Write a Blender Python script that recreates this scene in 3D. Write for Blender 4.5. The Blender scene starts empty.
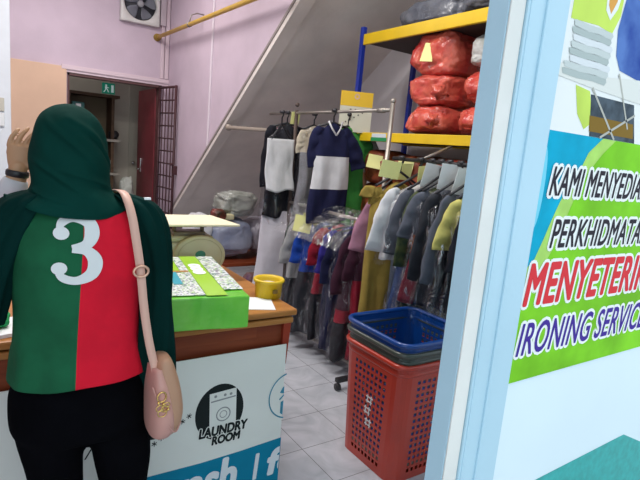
import bpy, bmesh, math, random
from mathutils import Vector, Matrix, noise, Euler
from mathutils.bvhtree import BVHTree
PI = math.pi
random.seed(7)
SC = bpy.context.scene
COL = SC.collection

# ------------------------------------------------------------------ materials
MATS = {}
def mat(name, col, rough=.6, metal=0., var=.0, scale=8., bump=0., bscale=30., col2=None, coat=0., spec=.5, emit=None, estr=0., thresh=None, sss=0.):
    if name in MATS: return MATS[name]
    m = bpy.data.materials.new(name); m.use_nodes = True
    nt = m.node_tree; b = nt.nodes['Principled BSDF']
    b.inputs['Base Color'].default_value = (*col, 1); b.inputs['Roughness'].default_value = rough
    b.inputs['Metallic'].default_value = metal; b.inputs['Specular IOR Level'].default_value = spec
    b.inputs['Coat Weight'].default_value = coat; b.inputs['Coat Roughness'].default_value = .15
    tc = nt.nodes.new('ShaderNodeTexCoord')
    if var or col2:
        n = nt.nodes.new('ShaderNodeTexNoise'); n.inputs['Scale'].default_value = scale; n.inputs['Detail'].default_value = 4
        r = nt.nodes.new('ShaderNodeValToRGB')
        if col2 is None:
            c1 = tuple(max(0, c*(1-var)) for c in col); c2 = tuple(min(1, c*(1+var)) for c in col)
        else: c1, c2 = col, col2
        r.color_ramp.elements[0].color = (*c1, 1); r.color_ramp.elements[1].color = (*c2, 1)
        lo, hi = thresh if thresh else (.35, .65)
        r.color_ramp.elements[0].position = lo; r.color_ramp.elements[1].position = hi
        nt.links.new(tc.outputs['Object'], n.inputs['Vector']); nt.links.new(n.outputs['Fac'], r.inputs['Fac'])
        nt.links.new(r.outputs['Color'], b.inputs['Base Color'])
    if bump:
        n2 = nt.nodes.new('ShaderNodeTexNoise'); n2.inputs['Scale'].default_value = bscale; n2.inputs['Detail'].default_value = 3
        bp = nt.nodes.new('ShaderNodeBump'); bp.inputs['Strength'].default_value = bump; bp.inputs['Distance'].default_value = .02
        nt.links.new(tc.outputs['Object'], n2.inputs['Vector']); nt.links.new(n2.outputs['Fac'], bp.inputs['Height'])
        nt.links.new(bp.outputs['Normal'], b.inputs['Normal'])
    if emit:
        b.inputs['Emission Color'].default_value = (*emit, 1); b.inputs['Emission Strength'].default_value = estr
    MATS[name] = m
    return m

def film(name, col=(1, 1, 1), clear=.8, rough=.12, bump=.8, bscale=14):
    """thin plastic film: mostly see-through with crinkled highlights"""
    if name in MATS: return MATS[name]
    m = bpy.data.materials.new(name); m.use_nodes = True; nt = m.node_tree
    for n in list(nt.nodes): nt.nodes.remove(n)
    out = nt.nodes.new('ShaderNodeOutputMaterial'); tr = nt.nodes.new('ShaderNodeBsdfTransparent')
    tr.inputs['Color'].default_value = (*col, 1)
    p = nt.nodes.new('ShaderNodeBsdfGlossy'); p.inputs['Color'].default_value = (.9, .9, .92, 1); p.inputs['Roughness'].default_value = rough
    mx = nt.nodes.new('ShaderNodeMixShader')
    tc = nt.nodes.new('ShaderNodeTexCoord'); mp = nt.nodes.new('ShaderNodeMapping'); mp.inputs['Scale'].default_value = (1, 1, .45)
    n2 = nt.nodes.new('ShaderNodeTexNoise'); n2.inputs['Scale'].default_value = bscale; n2.inputs['Detail'].default_value = 5; n2.inputs['Distortion'].default_value = 1.2
    rp = nt.nodes.new('ShaderNodeValToRGB'); rp.color_ramp.elements[0].position = .55; rp.color_ramp.elements[1].position = .70
    rp.color_ramp.elements[0].color = ((1-clear)*.4,)*3+(1,); rp.color_ramp.elements[1].color = (min(1, (1-clear)*4.2),)*3+(1,)
    bp = nt.nodes.new('ShaderNodeBump'); bp.inputs['Strength'].default_value = bump; bp.inputs['Distance'].default_value = .03
    L = nt.links.new
    L(tc.outputs['Object'], mp.inputs['Vector']); L(mp.outputs['Vector'], n2.inputs['Vector'])
    L(n2.outputs['Fac'], bp.inputs['Height']); L(bp.outputs['Normal'], p.inputs['Normal'])
    L(n2.outputs['Fac'], rp.inputs['Fac']); L(rp.outputs['Color'], mx.inputs['Fac'])
    L(tr.outputs[0], mx.inputs[1]); L(p.outputs[0], mx.inputs[2]); L(mx.outputs[0], out.inputs['Surface'])
    MATS[name] = m
    return m

def cloth(name, col, var=.12, bump=.35, bscale=9, rough=.85, scale=12):
    return mat(name, col, rough, 0, var, scale, bump, bscale, spec=.2)

def wood(name, c1, c2, rough=.35, rot=(0, 0, 0), sc=(1, 14, 14)):
    if name in MATS: return MATS[name]
    m = mat(name, c1, rough, spec=.25); nt = m.node_tree; b = nt.nodes['Principled BSDF']
    tc = nt.nodes.new('ShaderNodeTexCoord'); mp = nt.nodes.new('ShaderNodeMapping'); mp.inputs['Scale'].default_value = sc
    n = nt.nodes.new('ShaderNodeTexNoise'); n.inputs['Scale'].default_value = 2.2; n.inputs['Detail'].default_value = 6; n.inputs['Distortion'].default_value = .6
    r = nt.nodes.new('ShaderNodeValToRGB'); r.color_ramp.elements[0].position = .3; r.color_ramp.elements[1].position = .7
    r.color_ramp.elements[0].color = (*c1, 1); r.color_ramp.elements[1].color = (*c2, 1)
    L = nt.links.new
    L(tc.outputs['Object'], mp.inputs['Vector']); L(mp.outputs['Vector'], n.inputs['Vector']); L(n.outputs['Fac'], r.inputs['Fac']); L(r.outputs['Color'], b.inputs['Base Color'])
    return m

# ------------------------------------------------------------------ mesh helpers
def tag(o, label=None, cat=None, group=None, kind=None):
    if label: o['label'] = label
    if cat: o['category'] = cat
    if group: o['group'] = group
    if kind: o['kind'] = kind
    return o
def empty(name, loc, label, cat, rz=0., group=None):
    o = bpy.data.objects.new(name, None); COL.objects.link(o); o.location = loc; o.rotation_euler = (0, 0, rz); o.empty_display_size = .05
    return tag(o, label, cat, group)
def obj(name, bm, m, parent=None, smooth=False, loc=None):
    me = bpy.data.meshes.new(name)
    bmesh.ops.recalc_face_normals(bm, faces=bm.faces[:])
    bm.to_mesh(me); bm.free()
    for x in (m if isinstance(m, (list, tuple)) else [m]): me.materials.append(x)
    if smooth:
        for p in me.polygons: p.use_smooth = True
    o = bpy.data.objects.new(name, me); COL.objects.link(o)
    if parent: o.parent = parent
    if loc: o.location = loc
    return o
def B(): return bmesh.new()
def struct(o): o['kind'] = 'structure'; return o

def box(bm, x0, x1, y0, y1, z0, z1, bev=0., M=None, mi=0):
    t = bmesh.new()
    bmesh.ops.create_cube(t, size=1)
    for v in t.verts:
        v.co = Vector(((x0+x1)/2+v.co.x*(x1-x0), (y0+y1)/2+v.co.y*(y1-y0), (z0+z1)/2+v.co.z*(z1-z0)))
    if bev: bmesh.ops.bevel(t, geom=t.edges[:], offset=bev, segments=2, profile=.5, affect='EDGES')
    merge(bm, t, M, mi)
def merge(bm, t, M=None, mi=0):
    mp = {}
    for v in t.verts: mp[v] = bm.verts.new((M @ v.co) if M else v.co)
    for f in t.faces:
        try:
            nf = bm.faces.new([mp[v] for v in f.verts]); nf.material_index = mi if mi else f.material_index; nf.smooth = f.smooth
        except ValueError: pass
    t.free()
def prism(bm, pts, axis, a, b, mi=0):
    """polygon in the two other axes extruded from a to b along axis"""
    def P(p, h):
        return Vector((h, p[0], p[1])) if axis == 0 else Vector((p[0], h, p[1])) if axis == 1 else Vector((p[0], p[1], h))
    A_ = [bm.verts.new(P(p, a)) for p in pts]; B_ = [bm.verts.new(P(p, b)) for p in pts]
    n = len(pts)
    f = bm.faces.new(A_); f.material_index = mi; f = bm.faces.new(B_[::-1]); f.material_index = mi
    for i in range(n):
        f = bm.faces.new((A_[i], A_[(i+1) % n], B_[(i+1) % n], B_[i])); f.material_index = mi
def rings(bm, R, cap=True, close=False, mi=0):
    V = [[bm.verts.new(p) for p in r] for r in R]
    n = len(R[0]); m = len(V)
    for i in range(m if close else m-1):
        a, b = V[i], V[(i+1) % m]
        for j in range(n):
            f = bm.faces.new((a[j], a[(j+1) % n], b[(j+1) % n], b[j])); f.material_index = mi; f.smooth = True
    if cap and not close:
        f = bm.faces.new(V[0][::-1]); f.material_index = mi
        f = bm.faces.new(V[-1]); f.material_index = mi
    return V
def smoothpts(pts, k=4):
    """Catmull-Rom through tuples of any length"""
    out = []
    n = len(pts)
    for i in range(n-1):
        p0, p1, p2, p3 = pts[max(i-1, 0)], pts[i], pts[i+1], pts[min(i+2, n-1)]
        for s in range(k):
            t = s/k
            out.append(tuple(.5*(2*b+(c-a)*t+(2*a-5*b+4*c-d)*t*t+(-a+3*b-3*c+d)*t**3) for a, b, c, d in zip(p0, p1, p2, p3)))
    out.append(tuple(pts[-1]))
    return out
def tube(bm, pts, r, seg=10, close=False, cap=True, mi=0, flat=None, up=None):
    """sweep a circle (or ellipse r x flat) along pts; r a number or a list"""
    P = [Vector(p) for p in pts]; n = len(P)
    rr = r if isinstance(r, (list, tuple)) else [r]*n
    ff = flat if isinstance(flat, (list, tuple)) else [flat]*n
    R = []; prev = None
    for i, p in enumerate(P):
        if close: t = (P[(i+1) % n]-P[i-1])
        else: t = P[min(i+1, n-1)]-P[max(i-1, 0)]
        t.normalize()
        if prev is None:
            u = Vector(up) if up else (Vector((0, 0, 1)) if abs(t.z) < .9 else Vector((1, 0, 0)))
        else: u = prev
        s = t.cross(u)
        if s.length < 1e-6: s = t.cross(Vector((0, 1, 0)))
        s.normalize(); u = s.cross(t).normalized(); prev = u
        a = rr[i]; b = ff[i] if ff[i] is not None else a
        R.append([p+s*(a*math.cos(2*PI*k/seg))+u*(b*math.sin(2*PI*k/seg)) for k in range(seg)])
    return rings(bm, R, cap and not close, close, mi)
def cyl(bm, p0, p1, r, seg=16, mi=0): tube(bm, [p0, p1], r, seg, mi=mi)
def lathe(bm, prof, c, seg=32, axis='Z', mi=0, closed=False):
    R = []
    for r, h in prof:
        ring = []
        for k in range(seg):
            a = 2*PI*k/seg; u, v = r*math.cos(a), r*math.sin(a)
            ring.append(Vector(c)+(Vector((u, v, h)) if axis == 'Z' else Vector((u, h, v)) if axis == 'Y' else Vector((h, u, v))))
        R.append(ring)
    rings(bm, R, not closed, closed, mi)
def ball(bm, c, r, sub=3, mi=0, s=(1, 1, 1)):
    t = bmesh.new(); bmesh.ops.create_icosphere(t, subdivisions=sub, radius=1)
    for f in t.faces: f.smooth = True
    for v in t.verts: v.co = Vector((c[0]+v.co.x*r*s[0], c[1]+v.co.y*r*s[1], c[2]+v.co.z*r*s[2]))
    merge(bm, t, None, mi)
def ribbon(bm, pts, nrm, w, th=.002, mi=0):
    P = [Vector(p) for p in pts]; n = len(P); R = []
    for i, p in enumerate(P):
        t = (P[min(i+1, n-1)]-P[max(i-1, 0)]).normalized()
        N = Vector(nrm[i] if isinstance(nrm, list) else nrm); s = t.cross(N).normalized(); N = s.cross(t).normalized()
        R.append([p+s*w/2+N*th, p-s*w/2+N*th, p-s*w/2, p+s*w/2])
    rings(bm, R, True, False, mi)

def textmesh(s, size=1., shear=0., offset=0., sx=1., spacing=1.):
    cu = bpy.data.curves.new('t', 'FONT'); cu.body = s; cu.size = size; cu.shear = shear; cu.offset = offset; cu.space_character = spacing; cu.resolution_u = 4
    o = bpy.data.objects.new('t', cu); COL.objects.link(o)
    dg = bpy.context.evaluated_depsgraph_get(); dg.update()
    me = bpy.data.meshes.new_from_object(o.evaluated_get(dg))
    bpy.data.objects.remove(o); bpy.data.curves.remove(cu)
    t = bmesh.new(); t.from_mesh(me); bpy.data.meshes.remove(me)
    for v in t.verts: v.co.x *= sx
    return t
def bounds(t):
    xs = [v.co.x for v in t.verts]; ys = [v.co.y for v in t.verts]
    return min(xs), max(xs), min(ys), max(ys)
def lettering(bm, s, x0, x1, z0, z1, Y, shear=0., offset=0., prefix=None, mi=0, spacing=1., M=None):
    """letters on a plane facing -Y; x0..x1 is the width of prefix (or of the whole string), z0..z1 the cap height.
    offset (metres) thickens every stroke by stamping the letters round a small circle"""
    ref = textmesh(prefix or s, 1., shear, 0, spacing=spacing); a, b, c, d = bounds(ref); ref.free()
    cap = textmesh('E', 1.); _, _, c, d = bounds(cap); cap.free()
    kx = (x1-x0)/(b-a); kz = (z1-z0)/(d-c)
    n = 1 if offset <= 0 else 12 if offset > .003 else 8
    for k in range(n+(1 if n > 1 else 0)):
        t = textmesh(s, 1., shear, 0, spacing=spacing)
        dx, dz = (0, 0) if k == n or n == 1 else (offset*math.cos(2*PI*k/n), offset*math.sin(2*PI*k/n))
        for v in t.verts: v.co = Vector((x0+(v.co.x-a)*kx+dx, Y-k*2e-5, z0+(v.co.y-c)*kz+dz))
        merge(bm, t, None, mi)
def poly(bm, pts, Y, mi=0, th=.0):
    """flat printed shape on a plane facing -Y"""
    f = bm.faces.new([bm.verts.new((x, Y, z)) for x, z in pts]); f.material_index = mi
def disc(bm, cx, cz, r, Y, mi=0, rz=None, seg=40): poly(bm, [(cx+r*math.cos(2*PI*k/seg), cz+(rz or r)*math.sin(2*PI*k/seg)) for k in range(seg)], Y, mi)
def annulus(bm, cx, cz, r0, r1, Y, mi=0, a0=0, a1=2*PI, seg=40, rx=1):
    V = []
    for k in range(seg+1):
        a = a0+(a1-a0)*k/seg
        V.append((bm.verts.new((cx+r0*rx*math.cos(a), Y, cz+r0*math.sin(a))), bm.verts.new((cx+r1*rx*math.cos(a), Y, cz+r1*math.sin(a)))))
    for k in range(seg):
        f = bm.faces.new((V[k][0], V[k][1], V[k+1][1], V[k+1][0])); f.material_index = mi

# ------------------------------------------------------------------ camera
H = 1.5
cam = bpy.data.cameras.new('camera'); co = bpy.data.objects.new('camera', cam); COL.objects.link(co)
RW = Matrix(((0.83135183, 0.02173469, -0.55532129), (-0.54866931, 0.19105881, -0.81391555), (0.08840882, 0.98133793, 0.17076225)))
co.matrix_world = Matrix.Translation((0, 0, H)) @ RW.to_4x4()
cam.sensor_width = 36; cam.lens = 36*511/640; cam.clip_start = .05
SC.camera = co

# ------------------------------------------------------------------ room shell
YB = 6.369; XW = 1.933; CE = 3.5
pink = mat('pink_wall_paint', (.56, .45, .53), .8, var=.05, scale=3, bump=.05, bscale=60)
soff = mat('soffit_paint', (.72, .65, .61), .85, var=.10, scale=2.5, bump=.08, bscale=40)
grey = mat('grey_wall_paint', (.56, .53, .54), .85, var=.06, scale=3)
peach = mat('peach_board', (.66, .44, .31), .6, var=.05, scale=3)
white = mat('white_paint', (.74, .78, .84), .6, var=.03)
ceilm = mat('ceiling_paint', (.75, .74, .72), .9)
palep = mat('pale_pink_trim', (.66, .53, .58), .6)

def floor_mat():
    m = mat('floor_tile', (.55, .56, .6), .22); nt = m.node_tree; b = nt.nodes['Principled BSDF']; L = nt.links.new
    g = nt.nodes.new('ShaderNodeNewGeometry'); mp = nt.nodes.new('ShaderNodeMapping'); mp.inputs['Location'].default_value = (-1.349, -1.967, 0)
    br = nt.nodes.new('ShaderNodeTexBrick'); br.offset = 0; br.squash = 1
    br.inputs['Scale'].default_value = 1; br.inputs['Brick Width'].default_value = .287; br.inputs['Row Height'].default_value = .287
    br.inputs['Mortar Size'].default_value = .0022; br.inputs['Mortar Smooth'].default_value = .2
    n = nt.nodes.new('ShaderNodeTexNoise'); n.inputs['Scale'].default_value = 5; n.inputs['Detail'].default_value = 8; n.inputs['Distortion'].default_value = 1.5
    r = nt.nodes.new('ShaderNodeValToRGB'); r.color_ramp.elements[0].color = (.40, .42, .46, 1); r.color_ramp.elements[1].color = (.56, .57, .62, 1)
    r.color_ramp.elements[0].position = .3; r.color_ramp.elements[1].position = .7
    br.inputs['Mortar'].default_value = (.20, .20, .20, 1)
    L(g.outputs['Position'], mp.inputs['Vector']); L(mp.outputs['Vector'], br.inputs['Vector']); L(g.outputs['Position'], n.inputs['Vector'])
    L(n.outputs['Fac'], r.inputs['Fac']); L(r.outputs['Color'], br.inputs['Color1']); L(r.outputs['Color'], br.inputs['Color2']); L(br.outputs['Color'], b.inputs['Base Color'])
    return m
b = B(); box(b, -2.2, 3.1, .5, 8.4, -.1, 0); struct(obj('floor', b, floor_mat()))
b = B(); box(b, -3.5, 6, -5, .5, -.14, -.03); struct(obj('floor_porch', b, mat('porch_concrete', (.42, .41, .40), .8, var=.1)))
b = B(); box(b, -2.2, 3.1, .5, 8.4, CE, CE+.1); struct(obj('ceiling', b, ceilm))
# back wall with the exit doorway
DX0, DX1, DZ = .84, 1.86, 2.10
b = B(); box(b, -2.2, DX0, YB, YB+.1, 0, CE); box(b, DX1, 3.1, YB, YB+.1, 0, CE); box(b, DX0, DX1, YB, YB+.1, DZ, CE); struct(obj('wall_back', b, pink))
b = B(); box(b, -2.3, -2.2, .5, 8.4, 0, CE); struct(obj('wall_left', b, pink))
b = B(); box(b, 3.0, 3.1, .5, YB, 0, CE); struct(obj('wall_right', b, grey))
# stair side wall above the sloping soffit, and the soffit itself
def sz(y): return 2.545+(3.383-y)*.718
b = B(); prism(b, [(.6, CE), (YB, CE), (YB, sz(YB)), (2.06, CE-.002)], 0, XW, XW+.1); struct(obj('wall_stair', b, pink))
b = B(); prism(b, [(YB, sz(YB)), (2.06, CE-.01), (2.06, CE+.05), (YB, sz(YB)+.12)], 0, XW+.1, 3.0); struct(obj('ceiling_soffit', b, soff))
b = B(); prism(b, [(YB, sz(YB)-.055), (2.06, CE-.055), (2.06, CE+.05), (YB, sz(YB)+.02)], 0, XW-.012, XW+.1); struct(obj('trim_1', b, soff))
b = B(); prism(b, [(YB, sz(YB)-.005), (2.06, CE-.005), (2.06, CE+.022), (YB, sz(YB)+.025)], 0, XW-.02, XW-.011); struct(obj('trim_2', b, mat('trim_dark', (.27, .23, .22), .8)))
# mouldings round the doorway
b = B(); box(b, DX0-.06, XW, YB-.02, YB, DZ, DZ+.028); box(b, DX0-.06, XW, YB-.035, YB, DZ+.028, DZ+.075); struct(obj('trim_3', b, palep))
dk = mat('dark_red_frame', (.09, .035, .035), .5)
b = B(); box(b, DX0, DX0+.02, YB-.01, YB+.1, 0, DZ); box(b, DX0, DX1, YB-.01, YB+.1, DZ-.03, DZ); box(b, DX1-.03, DX1, YB-.01, YB+.1, 0, DZ); struct(obj('trim_4', b, dk))
b = B(); box(b, XW-.05, XW-.006, YB-.03, YB, DZ+.08, CE, .004); box(b, XW-.10, XW-.06, YB-.02, YB, DZ+.08, CE, .004); struct(obj('trim_5', b, palep))
# peach door panel covering the wall to the left of the doorway
b = B(); box(b, -.25, .83, YB-.03, YB-.001, 0, 2.155, .004); o = obj('door_2', b, peach); struct(o)
b = B(); box(b, .27, .275, YB-.034, YB-.029, 0, 2.155); obj('panel_seam', b, mat('seam', (.25, .17, .13), .8), o)
# white pillar with the switch plates
b = B(); box(b, -.9, .205, 4.2, 4.5, 0, CE, .004); struct(obj('wall_pillar', b, white))
# store room behind the doorway
room = mat('storeroom_paint', (.42, .39, .33), .85, var=.08, scale=2)
b = B(); box(b, -2.2, 3.1, 8.3, 8.4, 0, CE); struct(obj('wall_storeroom_back', b, room))
b = B(); box(b, 3.0, 3.1, YB+.1, 8.3, 0, CE); struct(obj('wall_storeroom_right', b, room))
b = B(); box(b, 1.50, 1.76, 7.5, 7.58, 0, 3.0); box(b, 1.94, 3.0, 7.5, 7.58, 0, 3.0); struct(obj('wall_storeroom_middle', b, room))
o = struct(obj('door_3', (lambda q: (box(q, 1.76, 1.94, 7.49, 7.54, 0, 3.0), q)[1])(B()), mat('pale_door', (.36, .34, .28), .6)))
b = B(); ball(b, (1.815, 7.45, 1.11), .022, 2); cyl(b, (1.815, 7.45, 1.11), (1.815, 7.49, 1.11), .01); obj('door_knob', b, mat('chrome', (.7, .7, .7), .2, 1), o, True)
# red door leaf, swung inwards
redd = mat('oxblood_door', (.16, .022, .03), .45, var=.12)
o = struct(obj('door_1', (lambda q: (box(q, 1.815, 1.855, YB+.10, 7.24, .01, DZ-.03, .003), q)[1])(B()), redd))
b = B(); box(b, 1.80, 1.816, 7.0, 7.04, 1.02, 1.20, .004); cyl(b, (1.80, 7.02, 1.06), (1.76, 7.02, 1.06), .009); cyl(b, (1.76, 7.02, 1.06), (1.76, 6.93, 1.06), .009)
obj('door_handle', b, MATS['chrome'], o, True)
# shopfront wall above the entrance and to the left
b = B(); box(b, -2.2, -.75, .5, .6, 0, CE); box(b, -.75, 3.1, .5, .6, 2.75, CE); struct(obj('wall_front', b, white))

# ------------------------------------------------------------------ shopfront frame and glass
blue = mat('powder_blue_aluminium', (.43, .63, .73), .35, var=.03, scale=4, bump=.03, bscale=90)
cream = mat('cream_seal', (.72, .72, .68), .6, var=.04)
b = B(); box(b, .69, .727, .5525, .592, 0, 2.75, .001); struct(obj('trim_6', b, blue))
b = B(); box(b, .6915, .7265, .549, .5522, 0, 2.75, .0008); struct(obj('trim_7', b, cream))
wf = B(); box(wf, .728, .837, .545, .59, 0, 2.75, .001); box(wf, .772, .777, .541, .546, 0, 2.75, .0015); box(wf, .733, .736, .5435, .546, 0, 2.75, .0008)
box(wf, 2.35, 2.45, .545, .59, 0, 2.75, .001); box(wf, .837, 2.35, .545, .59, 0, .12, .001); box(wf, .837, 2.35, .545, .59, 2.65, 2.75, .001)
o = struct(obj('window_1', wf, blue))
pane = film('shop_glass', (.92, .97, .97), .95, .03, 0)
b = B(); box(b, .837, 2.35, .562, .566, .12, 2.65); obj('glass_pane', b, pane, o)
frost = mat('frosted_vinyl', (.72, .85, .90), .35, var=.025, scale=2)
b = B(); box(b, .8375, 2.35, .5595, .562, .12, 1.087); obj('frosted_film', b, frost, o)
teal = mat('teal_vinyl', (.02, .36, .34), .45, var=.12, scale=60)
b = B(); poly(b, [(1.03, .827), (1.402, .838), (1.52, .785), (1.9, .62), (1.9, .12), (.838, .12), (.838, .815)], .5590); obj('teal_wave', b, teal, o)

# service poster: a printed sheet on the glass
PY = .556
pst = empty('service_poster', (.838, PY, 1.085), 'glossy printed poster on the shop glass reading KAMI MENYEDIAKAN PERKHIDMATAN MENYETERIKA IRONING SERVICES', 'poster')
def off(o_, p): o_.parent = p; o_.matrix_parent_inverse = Matrix.Translation(p.location).inverted(); return o_
def pobj(name, bm, m): return off(obj(name, bm, m), pst)
def pc(n, c, rough=.7, **k): return mat(n, c, rough, spec=.12, **k)
X1 = 1.75
b = B(); box(b, .8385, X1, PY, PY+.003, 1.087, 1.574); pobj('lettered_panel', b, pc('cyan_print', (.0, .36, .55), var=.15, scale=9))
b = B(); poly(b, [(1.035, 1.5738), (.992, 1.543), (.976, 1.515), (.945, 1.48), (.922, 1.444), (.905, 1.41), (.890, 1.375), (.870, 1.335), (.8387, 1.309), (.8387, 1.0872), (X1, 1.0872), (X1, 1.5738)], PY-.0004)
pobj('pale_green_swoosh', b, pc('pale_lime_print', (.40, .66, .14), var=.1, scale=20))
b = B(); poly(b, [(1.085, 1.5736), (1.045, 1.545), (1.004, 1.507), (.975, 1.465), (.955, 1.42), (.938, 1.372), (.905, 1.324), (.8389, 1.26), (.8389, 1.0874), (X1, 1.0874), (X1, 1.5736)], PY-.0008)
pobj('lime_swoosh', b, pc('lime_print', (.20, .56, .02), var=.2, scale=7))
b = B(); poly(b, [(.850+.014*math.cos(a)*(1.0 if True else 1), 1.47+.075*math.sin(a)) for a in [2*PI*k/24 for k in range(24)]], PY-.0008); pobj('light_streak', b, pc('sky_print', (.18, .62, .78)))
wh = pc('white_print', (.84, .87, .85)); bk = pc('black_print', (.03, .025, .035)); rd = pc('red_print', (.68, .04, .05)); ind = pc('indigo_print', (.06, .03, .28))
rows = [('KAMI MENYEDIAKAN', 'KAMI MENYEDI', .881, 1.196, 1.458, 1.510, bk, .009),
        ('PERKHIDMATAN', 'PERKHIDMATA', .911, 1.262, 1.357, 1.411, bk, .008),
        ('MENYETERIKA', 'MENYETERIK', .857, 1.335, 1.246, 1.325, rd, .011),
        ('IRONING SERVICES', 'IRONING SERVICE', .859, 1.372, 1.143, 1.207, ind, .008)]
for (s, pre, x0, x1, z0, z1, m_, bold) in rows:
    for off_, mm, yy, nm in ((.0075 if m_ is not rd else .0095, wh, PY-.0012, 'white_outline'), (.0011 if m_ is not rd else .003, m_, PY-.0020, 'lettering')):
        b = B(); lettering(b, s, x0, x1, z0, z1, yy, shear=.22 if s[0] != 'M' else .16, offset=off_, prefix=pre, spacing=1.06)
        pobj(nm, b, mm)
# picture half of the poster: shirts piled on an ironing board
b = B(); box(b, .8385, X1, PY, PY+.003, 1.574, 2.3); pobj('picture_panel', b, pc('paper_white_print', (.80, .82, .80)))
b = B(); poly(b, [(.862, 1.765), (.866, 2.2), (1.03, 2.2), (1.02, 1.80), (1.0, 1.765), (.95, 1.77)], PY-.0004); poly(b, [(.91, 1.66), (.96, 1.655), (.985, 1.60), (.96, 1.585), (.93, 1.61)], PY-.0004)
pobj('printed_lime_backdrop', b, pc('lime2_print', (.55, .72, .12), var=.1, scale=6))
b = B(); poly(b, [(1.03, 1.84), (1.018, 1.775), (1.028, 1.73), (1.05, 1.706), (1.2, 1.69), (1.5, 1.67), (1.5, 2.2), (1.04, 2.2)], PY-.0006)
pobj('printed_blue_room', b, pc('blue_room_print', (.02, .06, .30), col2=(.10, .20, .5), scale=11))
b = B(); poly(b, [(.965, 1.65), (1.13, 1.65), (1.16, 1.5742), (.983, 1.5742)], PY-.0006); pobj('printed_dark_room', b, pc('dark_print', (.06, .08, .10), var=.4, scale=30))
b = B(); poly(b, [(.972, 1.612), (1.14, 1.612), (1.15, 1.583), (.979, 1.583)], PY-.0008); pobj('printed_brown_floor', b, pc('brown_print', (.22, .13, .02)))
b = B(); poly(b, [(.952, 1.90), (1.03, 1.90), (1.005, 1.81), (.985, 1.786), (.966, 1.80)], PY-.0008); pobj('printed_white_arrow', b, pc('paper_white_print', (1, 1, 1)))
b = B(); poly(b, [(.962, 1.90), (1.018, 1.90), (.998, 1.82), (.984, 1.797), (.972, 1.81)], PY-.0010); pobj('printed_orange_arrow', b, pc('orange_print', (.72, .35, .08)))
b = B(); poly(b, [(.842, 1.682), (.85, 1.69), (.95, 1.682), (1.14, 1.70), (1.4, 1.71), (1.4, 1.65), (1.13, 1.655), (.95, 1.662), (.846, 1.668)], PY-.0010); pobj('printed_ironing_board', b, pc('board_print', (.72, .73, .68)))
b = B()
for p, q in (((.965, 1.662), (1.075, 1.5745)), ((1.02, 1.5745), (1.14, 1.63)), ((1.05, 1.70), (1.12, 1.60))):
    d = Vector((q[0]-p[0], q[1]-p[1])).normalized()*.0025; poly(b, [(p[0]-d.y, p[1]+d.x), (p[0]+d.y, p[1]-d.x), (q[0]+d.y, q[1]-d.x), (q[0]-d.y, q[1]+d.x)], PY-.0012)
pobj('printed_board_legs', b, pc('leg_print', (.45, .45, .40)))
b = B()
for k in range(8):
    z0 = 1.672+k*.0118; sk = .0025*((k*7) % 3-1); l, r_ = .872+sk-(.012 if k < 2 else 0), 1.012+sk*1.5-k*.001
    zz = .010*(k/8)
    poly(b, [(l, z0+.010), (l+.004, z0+.001), (l+.05, z0-.001), (r_-.05, z0+.001), (r_-.006, z0-.001), (r_, z0+.006), (r_-.004, z0+.0112), (r_-.04, z0+.0120), (l+.05, z0+.0108), (l+.006, z0+.0115)], PY-.0014, mi=k % 3)
pobj('printed_folded_shirts', b, [pc('shirt_print_a', (.42, .48, .46)), pc('shirt_print_b', (.55, .60, .58)), pc('shirt_print_c', (.68, .71, .72))])

# ------------------------------------------------------------------ counter
CY = 1.745; CX = 1.11; CT = .84
t1 = wood('counter_top_wood', (.34, .13, .03), (.46, .20, .055), .35); t2 = wood('counter_dark_wood', (.16, .028, .010), (.25, .055, .018), .45)
ct = empty('service_counter', (.4, 2.05, 0), 'long varnished reddish wood service counter with a banner hung on its front', 'counter')
def cobj(n, bm, m, s=False): o_ = obj(n, bm, m, None, s); return off(o_, ct)
b = B(); box(b, -1.1, CX, CY, 2.62, CT-.028, CT, .008); cobj('counter_top', b, t1)
b = B(); box(b, -1.1, CX-.012, CY+.004, 2.61, CT-.062, CT-.036, .008); cobj('top_moulding', b, t1)
b = B(); box(b, -1.1, .93, CY+.02, CY+.045, .08, CT-.062); box(b, .93, CX-.055, CY+.028, CY+.045, .30, CT-.062); box(b, -1.1, .93, CY+.012, CY+.022, CT-.11, CT-.062, .003); cobj('front_panel', b, t2)
b = B(); prism(b, [(CX-.055, CT-.062), (CX-.02, CT-.062), (CX-.03, .60), (CX-.045, .565), (CX-.055, .55)], 1, CY+.012, 2.60); cobj('side_panel', b, mat('red_brown_edge', (.30, .04, .018), .5, var=.1, spec=.2))
for x in (.9, -1.1): b = B(); box(b, x, x+.03, CY+.045, 2.60, 0, CT-.062); cobj('inner_support', b, t2)
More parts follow.
